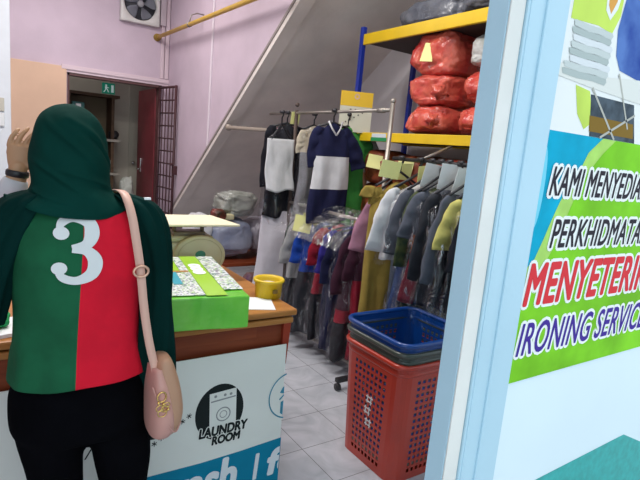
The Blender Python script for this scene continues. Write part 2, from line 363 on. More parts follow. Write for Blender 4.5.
# banner
bn = empty('shop_banner', (.5, CY-.006, .05), 'white and blue laundry banner fixed to the front of the wooden counter', 'banner')
def bobj(n, bm, m): return off(obj(n, bm, m), bn)
BY = CY-.004; bw = mat('banner_white', (.74, .75, .70), .7, var=.03, scale=3, spec=.15); bt = mat('banner_blue', (.004, .20, .33), .7, var=.06, spec=.12); bkk = mat('banner_black', (.015, .02, .02), .7, spec=.1)
b = B(); prism(b, [(-1.0, .682), (0, .679), (.5, .688), (1.066, .692), (1.076, .03), (-1.0, .03)], 1, BY, BY+.004); bobj('banner_sheet', b, bw)
b = B(); prism(b, [(-1.0, .27), (0, .262), (.505, .246), (.712, .243), (.884, .249), (1.0765, .262), (1.0760, .031), (-1.0, .031)], 1, BY-.0008, BY-.0002); bobj('blue_band', b, bt)
bl_ = mat('banner_letter', (.70, .74, .76), .5)
for wd, x0, x1, z0, z1 in (('wash', .545, .868, .085, .232), ('I', .953, .972, .098, .212), ('fold', 1.022, 1.32, .10, .212)):
    b = B(); lettering(b, wd, x0, x1, z0, z1, BY-.0012, shear=.12, offset=.007 if wd != 'I' else .004)
    if wd == 'fold': bmesh.ops.bisect_plane(b, geom=b.verts[:]+b.edges[:]+b.faces[:], plane_co=(1.0735, 0, 0), plane_no=(1, 0, 0), clear_outer=True)
    bobj('lettering', b, bl_)
b = B(); disc(b, .782, .449, .102, BY-.0008, rz=.118); bobj('logo_disc', b, bkk)
b = B(); poly(b, [(.735, .532), (.848, .540), (.855, .365), (.742, .36)], BY-.0014); bobj('logo_machine', b, bw)
g_ = mat('banner_grey', (.25, .26, .26), .5)
b = B(); annulus(b, .797, .436, .026, .031, BY-.0020); annulus(b, .797, .436, .013, .016, BY-.0020); poly(b, [(.742, .500), (.846, .508), (.846, .502), (.742, .494)], BY-.0020)
for x in (.76, .80, .825): disc(b, x, .518, .006, BY-.0020)
bobj('machine_outline', b, g_)
for s, x0, x1, z0, z1 in (('LAUNDRY', .70, .905, .352, .390), ('ROOM', .755, .875, .312, .346)):
    for of, mm, yy, nm in ((.006, bw, BY-.0026, 'letter_outline'), (.0025, bkk, BY-.0034, 'logo_lettering')):
        b = B(); lettering(b, s, x0, x1, z0, z1, yy, offset=of, shear=.1); bobj(nm, b, mm)
b = B(); annulus(b, 1.10, .456, .100, .106, BY-.0012, a0=PI*.57, a1=PI*1.43, rx=.95)
poly(b, [(1.052, .475), (1.066, .50), (1.072, .50), (1.072, .468)], BY-.0012); poly(b, [(1.050, .446), (1.073, .466), (1.073, .458), (1.055, .440)], BY-.0012); poly(b, [(1.060, .432), (1.073, .436), (1.073, .37), (1.060, .38)], BY-.0012); bobj('blue_emblem', b, mat('banner_teal', (.03, .22, .33), .5))
b = B()
for k in range(7):
    x = .50+k*.026; z = .36+k*.0165
    for a in (.6, 1.5, 2.6):
        d = Vector((math.cos(a+k), math.sin(a+k)))*.011; n_ = Vector((-d.y, d.x))*.14
        poly(b, [(x-d.x-n_.x, z-d.y-n_.y), (x+d.x-n_.x, z+d.y-n_.y), (x+d.x+n_.x, z+d.y+n_.y), (x-d.x+n_.x, z-d.y+n_.y)], BY-.0014-.0003*a)
disc(b, .525, .425, .07, BY-.0008, rz=.030); bobj('black_strokes', b, bkk)
b = B()
for k in range(9):
    x = .19+k*.012; z = .62-k*.03; d = (.02, .035); poly(b, [(x, z), (x+d[0], z+d[1]), (x+d[0]+.006, z+d[1]), (x+.006, z)], BY-.0014)
bobj('black_scribble', b, bkk)

# things on the counter
def wood_sheet(name, x, y, w, h, rot, label, cat, m, z=CT, th=.002):
    b_ = B(); box(b_, -w/2, w/2, -h/2, h/2, 0, th); o_ = obj(name, b_, m); o_.location = (x, y, z+.0005); o_.rotation_euler[2] = rot; return tag(o_, label, cat)
paper = mat('white_paper', (.78, .80, .82), .6)
wood_sheet('paper_sheet', .985, 1.86, .12, .17, -.35, 'white sheet of paper lying on the counter beside the green box', 'paper', paper)
wood_sheet('paper_pad', .02, 1.85, .20, .16, .2, 'white paper lying at the edge of the counter beside the woman', 'paper', paper, th=.012)
b = B()
bm_ = bmesh.new(); bmesh.ops.create_icosphere(bm_, subdivisions=4, radius=1)
for v in bm_.verts:
    n_ = noise.noise(v.co*2.3)*.25; v.co = Vector((v.co.x*.07, v.co.y*.06, max(-.02, v.co.z*.045)))*(1+n_)
merge(b, bm_); o = obj('green_cloth', b, cloth('bright_green_cloth', (.02, .30, .10)), None, True); o.location = (.005, 1.86, CT+.036); tag(o, 'crumpled bright green cloth on top of the counter behind the woman', 'cloth')

def box_print(name, kind):
    """printed carton top: lime with speckled white patches"""
    m = mat(name, (.3, .7, .03), .3, coat=.5); nt = m.node_tree; bs = nt.nodes['Principled BSDF']; L = nt.links.new
    tc = nt.nodes.new('ShaderNodeTexCoord'); v = nt.nodes.new('ShaderNodeTexVoronoi'); v.inputs['Scale'].default_value = kind
    r = nt.nodes.new('ShaderNodeValToRGB'); r.color_ramp.interpolation = 'CONSTANT'
    e = r.color_ramp.elements; e[0].color = (.75, .80, .82, 1); e[0].position = 0; e[1].color = (.10, .22, .20, 1); e[1].position = .35
    x = e.new(.5); x.color = (.45, .65, .30, 1); x = e.new(.65); x.color = (.85, .88, .85, 1); x = e.new(.88); x.color = (.30, .25, .35, 1)
    sp = nt.nodes.new('ShaderNodeSeparateColor'); L(tc.outputs['Object'], v.inputs['Vector']); L(v.outputs['Color'], sp.inputs[0]); L(sp.outputs[0], r.inputs['Fac']); L(r.outputs['Color'], bs.inputs['Base Color'])
    return m
bx = empty('detergent_carton', (.815, 1.61, CT+.001), 'lime green printed carton wrapped in clear plastic on the edge of the counter', 'box', rz=-.16)
limeb = mat('carton_green', (.10, .50, .02), .28, col2=(.20, .62, .05), scale=6, bump=.5, bscale=13, coat=.6)
W_, D_, HH = .40, .64, .12
b = B(); box(b, -W_, 0, 0, D_, 0, HH, .006)
bmesh.ops.subdivide_edges(b, edges=[e for e in b.edges if e.calc_length() > .08], cuts=8, use_grid_fill=True)
for v in b.verts:
    k = noise.noise(v.co*9)*.006; v.co += Vector((k, k, k*.6 if v.co.z > .02 else 0))
obj('carton_body', b, limeb, bx)
def toppatch(nm, x0, x1, y0, y1, m, dz=.004):
    b_ = B(); box(b_, x0, x1, y0, y1, HH+dz, HH+dz+.0012); return obj(nm, b_, m, bx)
sp1 = box_print('speckle_print', 95); sp2 = box_print('speckle_print_fine', 150)
ylp = mat('yellow_lime_print', (.36, .66, .03), .3, coat=.5)
toppatch('printed_right_patch', -.078, -.004, .08, .63, sp1); toppatch('printed_lime_strip', -.155, -.080, .01, .635, ylp); toppatch('printed_mid_patch', -.19, -.156, .22, .62, sp1)
toppatch('printed_yellow_field', -.345, -.192, .37, .62, ylp); toppatch('printed_left_patch', -.345, -.157, .02, .20, sp2)
toppatch('printed_blue_tab', -.245, -.212, .16, .34, mat('tab_blue', (.04, .35, .45), .3), .006)
toppatch('printed_grey_field', -.345, -.246, .18, .34, mat('tab_greygreen', (.10, .22, .12), .3), .005); toppatch('printed_speckle_field', -.211, -.157, .20, .33, sp2, .005)
b = B(); lettering(b, '000', -.205, -.135, 0, .22, 0, offset=.004); 
for v in b.verts: v.co = Vector((-.142+v.co.z*.22, .26-(v.co.x+.17)*2.3+.13, HH+.0066-v.co.y))
obj('printed_white_lettering', b, mat('white_print', (1, 1, 1)), bx)
b = B()
for k in range(5):
    tube(b, smoothpts([(-.33+.02*k, .40+.03*k, HH+.0065), (-.29+.02*k, .43+.03*k, HH+.0065), (-.21, .42+.035*k, HH+.0065)]), .004, 6, flat=.001)
obj('printed_dark_swirl', b, mat('swirl_green', (.05, .26, .04), .4), bx, True)
b = B(); box(b, -.345, -.16, .342, .366, HH+.0055, HH+.0065); obj('printed_brown_line', b, mat('carton_brown', (.40, .20, .05), .4), bx)

# weighing scale behind the carton
scl = empty('weighing_scale', (.885, 2.43, CT), 'cream dial weighing scale with a flat tray on top standing behind the green carton', 'scale', rz=-.05)
crm = mat('scale_cream', (.62, .58, .38), .4, var=.05)
b = B(); box(b, -.19, .10, -.06, .10, 0, .165, .02); box(b, -.15, .10, -.05, .09, .165, .195, .015); obj('scale_body', b, crm, scl, False)
def squash(b_):
    for v in b_.verts: v.co.z = .1+(v.co.z-.122)*.80
b = B(); lathe(b, [(.001, -.085), (.124, -.085), (.130, -.078), (.130, -.05), (.001, -.05)], (.02, 0, .122), 48, 'Y'); squash(b); obj('dial_case', b, mat('scale_cream_dial', (.60, .54, .32), .35, var=.04), scl, True)
b = B(); annulus(b, .02, .122, .108, .112, -.0865); squash(b); obj('dial_marks', b, mat('dial_mark', (.46, .41, .24), .5), scl)
b = B(); disc(b, .02, .135, .026, -.0875); squash(b); obj('dial_hub', b, mat('dial_green', (.05, .26, .16), .4), scl)
b = B(); box(b, -.10, .06, -.03, .06, .19, .215, .006); cyl(b, (-.09, 0, .2), (-.09, 0, .262), .010); cyl(b, (.05, 0, .2), (.05, 0, .262), .010); box(b, -.11, .07, -.02, .05, .235, .262, .005); obj('platform_stem', b, mat('scale_stem', (.22, .17, .12), .4, .3), scl, False)
b = B(); box(b, -.20, .165, -.16, .15, .262, .273, .004)
for v in b.verts: v.co.x += -v.co.y*.15
obj('weighing_tray', b, mat('tray_cream', (.74, .68, .48), .5), scl)

# yellow round tub
tub = empty('yellow_tub', (1.075, 1.95, CT), 'round yellow plastic tub with an open rim standing on the counter corner', 'tub')
yel = mat('yellow_plastic', (.72, .48, .02), .35)
b = B(); lathe(b, [(.058, 0), (.062, .068), (.068, .07), (.071, .078), (.066, .084), (.056, .082), (.053, .07), (.050, .006)], (0, 0, 0), 40); obj('tub_shell', b, yel, tub, True)
b = B(); lathe(b, [(.049, .03), (.049, .058), (.02, .064)], (0, 0, 0), 24); obj('tub_contents', b, mat('tub_white', (.6, .6, .58), .6), tub, True)
b = B(); box(b, -.012, .012, -.066, -.061, .028, .045, .002); obj('tub_mark', b, mat('tub_mark', (.20, .12, .02), .5), tub)

# ------------------------------------------------------------------ nested laundry baskets
def basket(name, z, col, label, grp, marks=False):
    root = empty(name, (1.765, 1.735, z), label, 'laundry basket', group=grp)
    hx, hy = .225, .218; HB = .585; R0 = .062
    def contour(hx, hy, r, n=10):
        pts = []; per = []
        m_ = mat(col[0]+'_basket_plastic', col[1], .3, var=.06, scale=5, coat=.2)
        for (cx, cy, a0) in ((hx-r, hy-r, 0), (-hx+r, hy-r, PI/2), (-hx+r, -hy+r, PI), (hx-r, -hy+r, 1.5*PI)):
            for k in range(5): a = a0+PI/2*k/4; pts.append((cx+r*math.cos(a), cy+r*math.sin(a), 1))
            # straight run to the next corner
            nx = {0: (-hx+r, hy), PI/2: (-hx, -hy+r), PI: (hx-r, -hy), 1.5*PI: (hx, hy-r)}[a0]
            x, y = pts[-1][0], pts[-1][1]
            for k in range(1, n): pts.append((x+(nx[0]-x)*k/n, y+(nx[1]-y)*k/n, 0))
        return pts, m_
    NR = 18
    b = B(); V = []
    for j in range(NR+1):
        f = j/NR; s = .90+.10*f
        c_, m_ = contour(hx*s, hy*s, R0)
        V.append([b.verts.new((x, y, HB*f)) for x, y, _ in c_])
    kinds = [k for _, _, k in c_]; n = len(c_)
    for j in range(NR):
        for i in range(n):
            i2 = (i+1) % n; q = [V[j][i], V[j][i2], V[j+1][i2], V[j+1][i]]
            side = not kinds[i] and not kinds[i2]
            if side and 1 <= j <= NR-3:
                c = sum((v.co for v in q), Vector())/4; inn = [b.verts.new(c+(v.co-c)*.60) for v in q]
                # hole corners rounded by pulling to a slanted slot
                for k in range(4): b.faces.new((q[k], q[(k+1) % 4], inn[(k+1) % 4], inn[k]))
            else: b.faces.new(q)
    b.faces.new(V[0][::-1])
    body = obj('basket_body', b, m_, root)
    md = body.modifiers.new('s', 'SOLIDIFY'); md.thickness = .0025; md.offset = 0
    c_, _ = contour(hx+.006, hy+.006, R0)
    b = B(); tube(b, [(x, y, HB) for x, y, _ in c_], .011, 10, close=True, flat=.013, up=(0, 0, 1)); obj('rim', b, m_, root, True)
    c_, _ = contour(hx*.985+.003, hy*.985+.003, R0)
    b = B(); tube(b, [(x, y, HB-.04) for x, y, _ in c_], .0035, 8, close=True, flat=.010, up=(0, 0, 1)); obj('flange', b, m_, root, True)
    if marks:
        b = B()
        def dab(y, z_, w, h, k=0):
            xx = -hx*(.90+.10*z_/HB)-.0022; box(b, xx-.0008, xx, y-w/2, y+w/2, z_-h/2, z_+h/2)
        for k, (y0, z0_) in enumerate(((-.01, .355), (.0, .295), (-.012, .235))):
            dab(y0, z0_, .05, .007); dab(y0+.003, z0_-.022, .044, .007); dab(y0-.012, z0_-.012, .007, .044); dab(y0+.014, z0_-.010, .007, .040)
        o_ = obj('painted_mark', b, mat('white_marker', (.6, .58, .58), .7), root); o_['kind'] = 'stuff'
    return root
G = 'stacked laundry baskets beside the entrance'
basket('laundry_basket', 0.002, ('red', (.42, .035, .018)), 'red perforated laundry basket standing on the floor under two nested ones', G, True)
basket('laundry_basket', .060, ('olive', (.05, .06, .05)), 'dark olive laundry basket nested between the blue and the red one', G)
basket('laundry_basket', .105, ('blue', (.003, .045, .22)), 'blue laundry basket on top of the nested stack', G)

# ------------------------------------------------------------------ garments
def garment(name, label, cat, group, x, y, zr, w=.20, L=.70, layers=None, rz=0., seed=1, sleeve=.26, slv_m=None, th=.035, film_m=None, film_len=None, tag_m=None, tagpos=None, flare=1.1, collar=None, sl_out=.03, sl_outl=None, hang=True, hm=None, drop=.075, tagsize=(.09, .10), boxy=False):
    """layers: list of (material, lower end z as a fraction of L); hangs from a rail at height zr"""
    rnd = random.Random(seed)
    root = empty(name, (x, y, zr), label, cat, rz, group); root.rotation_euler[1] = (rnd.random()-.5)*.10
    ph = rnd.random()*6; nx = 32; ny = 22
    def halfw(v): return w*(1+.06*v) if boxy else w*(.30+.70*min(1, v/.10)**.6) if v < .10 else w*(1+(flare-1)*v - .06*math.sin(PI*min(1, v*1.3)))
    def body(extra=0., LL=L, grow=0.):
        R = []
        for j in range(ny+1):
            v = j/ny; hw = halfw(v)+extra+grow*v; tt = th*(.45+.55*min(1, v*5))+extra*.7
            ring = []
            for k in range(nx):
                a = 2*PI*k/nx; ca, sa = math.cos(a), math.sin(a)
                xx = hw*math.copysign(abs(ca)**.8, ca)
                fold = 1+.42*min(1, .15+v*1.5)*math.sin(xx*(38+8*math.sin(ph))+ph+4*v)+.2*math.sin(xx*95+ph*2-6*v)
                yy = tt*math.copysign(abs(sa)**.7, sa)*fold+.012*math.sin(v*5+ph)*v
                zz = -drop-LL*v-(.38*abs(xx)*(1-v)**3)*(0 if boxy else 1)+(.012*math.sin(xx*30+ph) if v > .95 else 0)
                ring.append(Vector((xx+.008*math.sin(v*9+ph)*v, yy, zz)))
            R.append(ring)
        return R
    b = B(); rings(b, body())
    cut = [l[1] for l in layers[:-1]]
    for c in cut: bmesh.ops.bisect_plane(b, geom=b.verts[:]+b.edges[:]+b.faces[:], plane_co=(0, 0, -drop-L*c), plane_no=(0, 0, 1))
    for f in b.faces:
        z = -(f.calc_center_median().z+drop)/L; f.material_index = sum(1 for c in cut if z > c)
    obj('garment_body', b, [l[0] for l in layers], root, True)
    if sleeve:
        for s in (-1, 1):
            b = B(); sm = slv_m or layers[0][0]
            so_ = sl_out if s > 0 else (sl_outl if sl_outl is not None else sl_out)
            p = [(s*(w-.07), 0, -drop-.052, .026, .012), (s*(w-.02), 0, -drop-.085, .046, .020), (s*(w+so_*.6), .004, -drop-sleeve*.55-.03, .060, .022), (s*(w+so_), .008, -drop-sleeve, .068, .015)]
            q = smoothpts(p, 6); n = len(q)
            tube(b, [x_[:3] for x_ in q], [x_[3] for x_ in q], 20, flat=[x_[4]*(1+.3*math.sin(i*1.3+ph)) for i, x_ in enumerate(q)], up=(0, 1, 0))
            for v in b.verts:
                k_ = noise.noise(v.co*16+Vector((ph, s, 0)))*.014; v.co.y += k_; v.co.x += noise.noise(v.co*13+Vector((5, ph, 1)))*.012; v.co.z += noise.noise(v.co*22)*.012
            obj('sleeve', b, sm, root, True)
    if collar:
        b = B()
        for s in (-1, 1): ribbon(b, [(s*.055, -th*.6-.012, -drop+.012), (s*.035, -th*.9-.016, -drop-.035), (0, -th*1.25-.016, -drop-.085)], (0, -1, 0), .012, .003)
        obj('collar', b, collar, root, False)
    if hang:
        b = B(); hk = [(0, 0, -.02), (0, 0, 0)]+[(0, .014+.0-.016*math.cos(a), .0+.017*math.sin(a)+.0) for a in [PI*k/8 for k in range(1, 9)]]
        tube(b, [(0, 0, -.075), (0, 0, -.03), (0, -.017, -.012)]+[(0, -.017*math.cos(a), .003+.017*math.sin(a)) for a in [PI*k/8 for k in range(0, 8)]], 0.0055, 6); cyl(b, (0, -.022, .012), (0, .022, .012), .013, 10)
        tube(b, [(-w*.85, 0, -drop-.03), (0, 0, -.07), (w*.85, 0, -drop-.03)], .008, 8); obj('hanger', b, hm or mat('hanger_black', (.02, .02, .025), .4), root, True)
    if film_m:
        b = B(); rings(b, body(.018, (film_len or L*1.05), .02), cap=False); obj('plastic_cover', b, film_m, root, True)
    if tag_m:
        tx, ty, tz = tagpos or (0, -th-.02, -drop-.02)
        b = B(); box(b, -tagsize[0]/2, tagsize[0]/2, -.001, .001, -tagsize[1], 0)
        for v in b.verts: v.co.y += .006*math.sin(v.co.x*40)
        o_ = obj('paper_tag', b, tag_m, root); o_.location = (tx, ty-.012, tz); o_.rotation_euler = (.15, .12*((seed % 3)-1), 0)
    return root
clear = film('clear_film', (.97, .97, .97), .86, .16, 1., 16); cleard = film('clear_film_dull', (.95, .95, .96), .93, .2, .8, 10); crink = film('crinkled_film', (.97, .97, .97), .87, .12, 1., 22)
ytag = mat('yellow_tag_paper', (.84, .83, .34), .6, var=.04); wtag = mat('white_tag_paper', (.84, .85, .84), .6)
navy = cloth('navy_cloth', (.012, .014, .05)); whitec = cloth('white_cloth', (.62, .62, .64), .05); black = cloth('black_cloth', (.014, .014, .02)); greenc = cloth('polo_green', (.05, .26, .05))
creamc = cloth('cream_cloth', (.52, .46, .36)); peachc = cloth('peach_cloth', (.55, .27, .16)); greyc = cloth('grey_cloth', (.25, .25, .27)); dgreen = cloth('dark_green_cloth', (.012, .03, .025))
royal = cloth('royal_blue_cloth', (.012, .06, .36)); crimson = cloth('crimson_cloth', (.28, .012, .03)); purple = cloth('violet_blue_cloth', (.04, .03, .24)); plum = cloth('plum_cloth', (.055, .018, .035)); mauve = cloth('mauve_cloth', (.38, .19, .27))
pinkc = cloth('pink_cloth', (.52, .25, .31)); mustard = cloth('mustard_cloth', (.28, .20, .045)); ice = cloth('ice_blue_cloth', (.30, .34, .42)); denim = cloth('denim_cloth', (.035, .06, .16)); camo = mat('camouflage_cloth', (.01, .03, .015), .8, col2=(.06, .075, .02), scale=22)
char = cloth('charcoal_cloth', (.03, .032, .04)); yellowc = cloth('yellow_cloth', (.56, .52, .16)); maroon = cloth('maroon_cloth', (.16, .02, .035)); rust = cloth('rust_cloth', (.30, .08, .03)); slate = cloth('slate_cloth', (.10, .11, .14)); lav = cloth('lavender_white', (.60, .57, .62), .04)
steel = mat('rack_steel', (.30, .27, .24), .4, .6, var=.15); blackp = mat('black_plastic', (.015, .015, .018), .4)

# two-tier garment rack
RX = 2.1
rk = empty('garment_rack', (RX, 2.9, 0), 'metal garment rack on castors with polo shirts on its upper rail', 'garment rack')
def robj(n, bm, m, s=True): return off(obj(n, bm, m, None, s), rk)
b = B(); cyl(b, (RX, 2.43, .06), (RX, 2.43, 1.825), .014); ball(b, (RX, 2.43, 1.835), .018, 2); robj('near_upright', b, steel)
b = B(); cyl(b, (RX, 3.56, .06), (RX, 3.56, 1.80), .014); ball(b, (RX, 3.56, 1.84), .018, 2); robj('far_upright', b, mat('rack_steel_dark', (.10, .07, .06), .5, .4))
b = B(); cyl(b, (RX, 2.43, 1.782), (RX, 4.0, 1.775), .011); cyl(b, (RX, 2.50, 1.782), (RX, 2.56, 1.782), .016); robj('upper_rail', b, steel)
b = B(); cyl(b, (RX, 2.43, 1.075), (RX, 4.0, 1.075), .011); robj('lower_rail', b, steel)
b = B(); cyl(b, (RX, 2.43, .09), (RX, 3.56, .09), .014); robj('base_rail', b, steel)
for yy in (2.43, 3.56):
    b = B(); box(b, RX-.22, RX+.22, yy-.018, yy+.018, .055, .085, .006); robj('base_foot', b, blackp, False)
    for xx in (RX-.205, RX+.205):
        b = B(); cyl(b, (xx-.012, yy, .024), (xx+.012, yy, .024), .024, 20); cyl(b, (xx, yy, .03), (xx, yy, .07), .008); robj('castor', b, blackp)

G1 = 'garments on the upper rail of the rack'; G2 = 'garments on the lower rail of the rack'
# upper rail, near to far
garment('polo_shirt', 'navy polo shirt with a broad white chest band, facing out on the rack', 'shirt', G1, 2.085, 3.02, 1.775, .145, .70, [(navy, .33), (whitec, .66), (navy, 1)], -.12, 3, .31, navy, .03, collar=mat('collar_white', (.6, .6, .62), .7), sl_out=.085, sl_outl=-.03)
garment('polo_shirt', 'green polo shirt showing just behind the navy and white one', 'shirt', G1, 2.285, 3.12, 1.77, .165, .74, [(greenc, 1)], -.1, 4, .25, greenc, .03, sl_outl=-.03)
garment('polo_shirt', 'cream and pale grey shirt behind the green polo', 'shirt', G1, 2.36, 3.20, 1.765, .185, .64, [(cloth('oat_cloth', (.45, .42, .38)), .5), (peachc, 1)], -.4, 5, .35, None, .03, sl_out=.085, sl_outl=-.03)
garment('polo_shirt', 'pale peach shirt farthest back beside the cream shirt', 'shirt', G1, 2.38, 3.34, 1.765, .18, .70, [(peachc, .4), (creamc, 1)], 0, 6, .3, None, .03, sl_outl=-.03)
garment('suit_jacket', 'black suit in clear plastic with a yellow tag at its shoulder', 'suit', G1, 2.055, 3.62, 1.765, .165, .74, [(black, 1)], 0, 7, .50, black, .04, cleard, .80, ytag, (.05, -.03, .02), sl_out=-.005, sl_outl=-.02, tagsize=(.085, .095))
garment('dress_shirt', 'plain white shirt folded over a hanger in front of the black suit', 'shirt', G1, 1.945, 3.51, 1.755, .118, .40, [(whitec, 1)], 0, 8, 0, None, .018, drop=.19, flare=1.0, boxy=True)
garment('dress_shirt', 'narrow grey and off-white shirt hanging between the suit and the navy polo', 'shirt', G1, 2.20, 3.45, 1.765, .11, .70, [(creamc, .3), (greyc, 1)], 0, 9, .2, None, .03, cleard, tag_m=wtag, tagpos=(.07, -.03, -.10), tagsize=(.04, .05), sl_out=-.04)
garment('pink_blouse', 'pink edged blouse tucked behind the yellow tag of the suit', 'blouse', G1, 2.2, 3.78, 1.765, .16, .6, [(pinkc, 1)], 0, 10, .2, None, .03)
# lower rail
lows = [
 ('long_dress', 'long pleated off-white dress in plastic at the far end of the lower rail', 'dress', 2.10, 3.58, .20, .86, [(lav, 1)], 0, None, .03),
 ('jacket', 'dark bottle green jacket in plastic next to the off-white dress', 'jacket', 2.22, 3.40, .18, .88, [(dgreen, 1)], .34, clear, .05),
 ('shirt', 'light grey long-sleeved shirt under a yellow tag on the lower rail', 'shirt', 2.13, 3.22, .16, .84, [(cloth('pearl_cloth', (.36, .36, .36)), .55), (char, 1)], .36, crink, .035),
 ('shirt', 'royal blue shirt in plastic between the grey and the red one', 'shirt', 2.16, 3.08, .17, .86, [(royal, .45), (char, 1)], .33, crink, .04),
 ('shirt', 'crimson red shirt in plastic next to the royal blue one', 'shirt', 2.19, 2.97, .16, .86, [(crimson, .6), (black, 1)], .30, crink, .04),
 ('jacket', 'violet blue jacket in plastic beside the crimson shirt', 'jacket', 2.20, 2.86, .16, .86, [(purple, .4), (navy, 1)], .34, crink, .045),
 ('jacket', 'navy jacket in plastic after the violet blue one', 'jacket', 2.20, 2.75, .17, .88, [(navy, 1)], .4, crink, .045),
 ('jacket', 'dark plum coat in plastic nearest the rack upright', 'coat', 2.19, 2.63, .18, .88, [(plum, .6), (crimson, .7), (black, 1)], .42, crink, .045),
 ('shirt', 'dull crimson tunic hanging beneath the plum coat beside the upright', 'tunic', 2.20, 2.54, .17, .86, [(plum, .35), (crimson, 1)], .3, cleard, .04),
]
for i, (nm, lb, ct_, x, y, w, L, lay, sl, fm, th) in enumerate(lows):
    garment(nm, lb, ct_, G2, x, y, 1.068, w+.01, L, lay, -.25+.12*((i*5) % 3), 20+i, sl, None, th, fm, L*1.02, sl_out=.01, tag_m=ytag if i in (2,) else None, tagpos=(-.06, -.05, -.03), tagsize=(.13, .09), boxy=(nm == 'long_dress'))

b = B(); V = []
for i in range(61):
    row = []
    for j in range(29):
        y = 2.56+.84*i/60; u = j/28*2-1; x = 2.14+(.205 if u > 0 else .26)*u+.015*noise.noise(Vector((y*6, u*2, 1)))
        n_ = noise.noise(Vector((x*26, y*22, 3)))*.020+abs(noise.noise(Vector((x*50, y*40, 9))))*.018
        row.append(b.verts.new((x, y, 1.125-(.16 if u > 0 else .24)*abs(u)**1.6+n_)))
    V.append(row)
for i in range(60):
    for j in range(28): b.faces.new((V[i][j], V[i+1][j], V[i+1][j+1], V[i][j+1]))
o = obj('plastic_sheet', b, film('sheet_film', (1, 1, 1), .66, .16, 1., 26), None, True); tag(o, 'crumpled shiny clear plastic sheet lying over the shoulders of the lower garments', 'plastic sheet')
b = B(); box(b, -.065, .065, -.001, .001, -.06, .06)
for v in b.verts: v.co.y += .010*math.sin(v.co.x*30)
o = obj('paper_tag', b, ytag, o); o.location = (1.94, 3.08, .975); o.rotation_euler = (-.1, .15, -.5)
# near clothes rail on the shelf rack side
rl = empty('clothes_rail', (RX, 2.0, 1.495), 'black clothes rail crowded with plastic covered clothes in front of the shelf', 'clothes rail')
b = B(); cyl(b, (RX+.045, 1.30, 1.493), (RX+.045, 2.42, 1.497), .012); off(obj('rail_tube', b, blackp, None, True), rl)
for yy in (1.30, 2.2): b = B(); cyl(b, (RX+.045, yy, 1.495), (2.41, yy, 1.60), .008); off(obj('rail_bracket', b, steel, None, True), rl)
G3 = 'garments on the rail before the shelf'
nears = [
 ('blouse', 'mauve pink blouse with a long pale pink hem beside the mustard dress', 'blouse', 2.12, 2.36, .14, .90, [(mauve, .40), (pinkc, 1)], .40, None, .04, ytag, (-.02, -.05, -.02), .06),
 ('dress', 'long mustard dress with a yellow tag at its shoulder', 'dress', 2.04, 2.28, .155, .98, [(mustard, 1)], .10, None, .045, ytag, (-.09, -.05, -.01), 0),
 ('shirt', 'white shirt with wide sleeve over a pale blue one on the near rail', 'shirt', 2.09, 2.17, .165, .45, [(whitec, 1)], .40, clear, .05, ytag, (0, -.06, -.02), .05),
 ('shirt', 'pale ice blue long shirt below the white sleeve', 'shirt', 2.13, 2.22, .15, .88, [(ice, 1)], .30, None, .05, None, None, .0),
 ('shirt', 'denim blue shirt in plastic behind the camouflage one', 'shirt', 2.10, 2.09, .14, .90, [(slate, .4), (denim, 1)], .40, clear, .04, wtag, (0, -.05, -.01), .02),
 ('jacket', 'camouflage jacket in plastic hanging mid rail', 'jacket', 2.10, 2.02, .14, .90, [(camo, 1)], .45, clear, .04, None, None, .02),
 ('shirt', 'slate top above an orange and maroon skirt in plastic', 'outfit', 2.10, 1.96, .13, .74, [(slate, .42), (rust, .58), (maroon, 1)], .3, clear, .04, wtag, (0, -.05, -.0), .02),
 ('jacket', 'charcoal jacket in plastic with long sleeves near the baskets', 'jacket', 2.10, 1.88, .14, .72, [(char, 1)], .5, clear, .045, wtag, (.02, -.05, -.02), .02),
 ('jacket', 'dark grey jacket in plastic behind the yellow shirt', 'jacket', 2.11, 1.80, .14, .72, [(slate, .3), (char, 1)], .5, clear, .045, None, None, .02),
 ('shirt', 'pale yellow shirt over dark trousers nearest the door frame', 'shirt', 2.12, 1.72, .145, .72, [(yellowc, .38), (greyc, .5), (char, 1)], .30, clear, .05, ytag, (.03, -.06, -.0), .03),
 ('jacket', 'black jacket hanging last before the blue door frame', 'jacket', 2.12, 1.62, .15, .72, [(black, 1)], .4, clear, .045, wtag, (0, -.05, -.0), .02),
]
for i, (nm, lb, ct_, x, y, w, L, lay, sl, fm, th, tm, tp, so) in enumerate(nears):
    garment(nm, lb, ct_, G3, x+.045, y, 1.492, w+.025, L if y > 2 else L-.09, lay, -.34+.10*((i*7) % 3), 40+i, sl, None, th, fm, L*1.03 if fm else None, tag_m=tm, tagpos=tp, sl_out=so, tagsize=(.13, .10) if tm is ytag else (.15, .14), drop=.13 if i else .18)

# closet rod from the stair wall
b = B(); cyl(b, (XW, 4.50, 1.64), (2.20, 3.98, 1.64), .018); cyl(b, (XW, 4.50, 1.64), (XW+.02, 4.51, 1.641), .03); o = obj('closet_rod', b, mat('rod_wood', (.36, .30, .25), .6), None, True); tag(o, 'pale wooden hanging rod fixed under the sloping stair underside', 'rod')

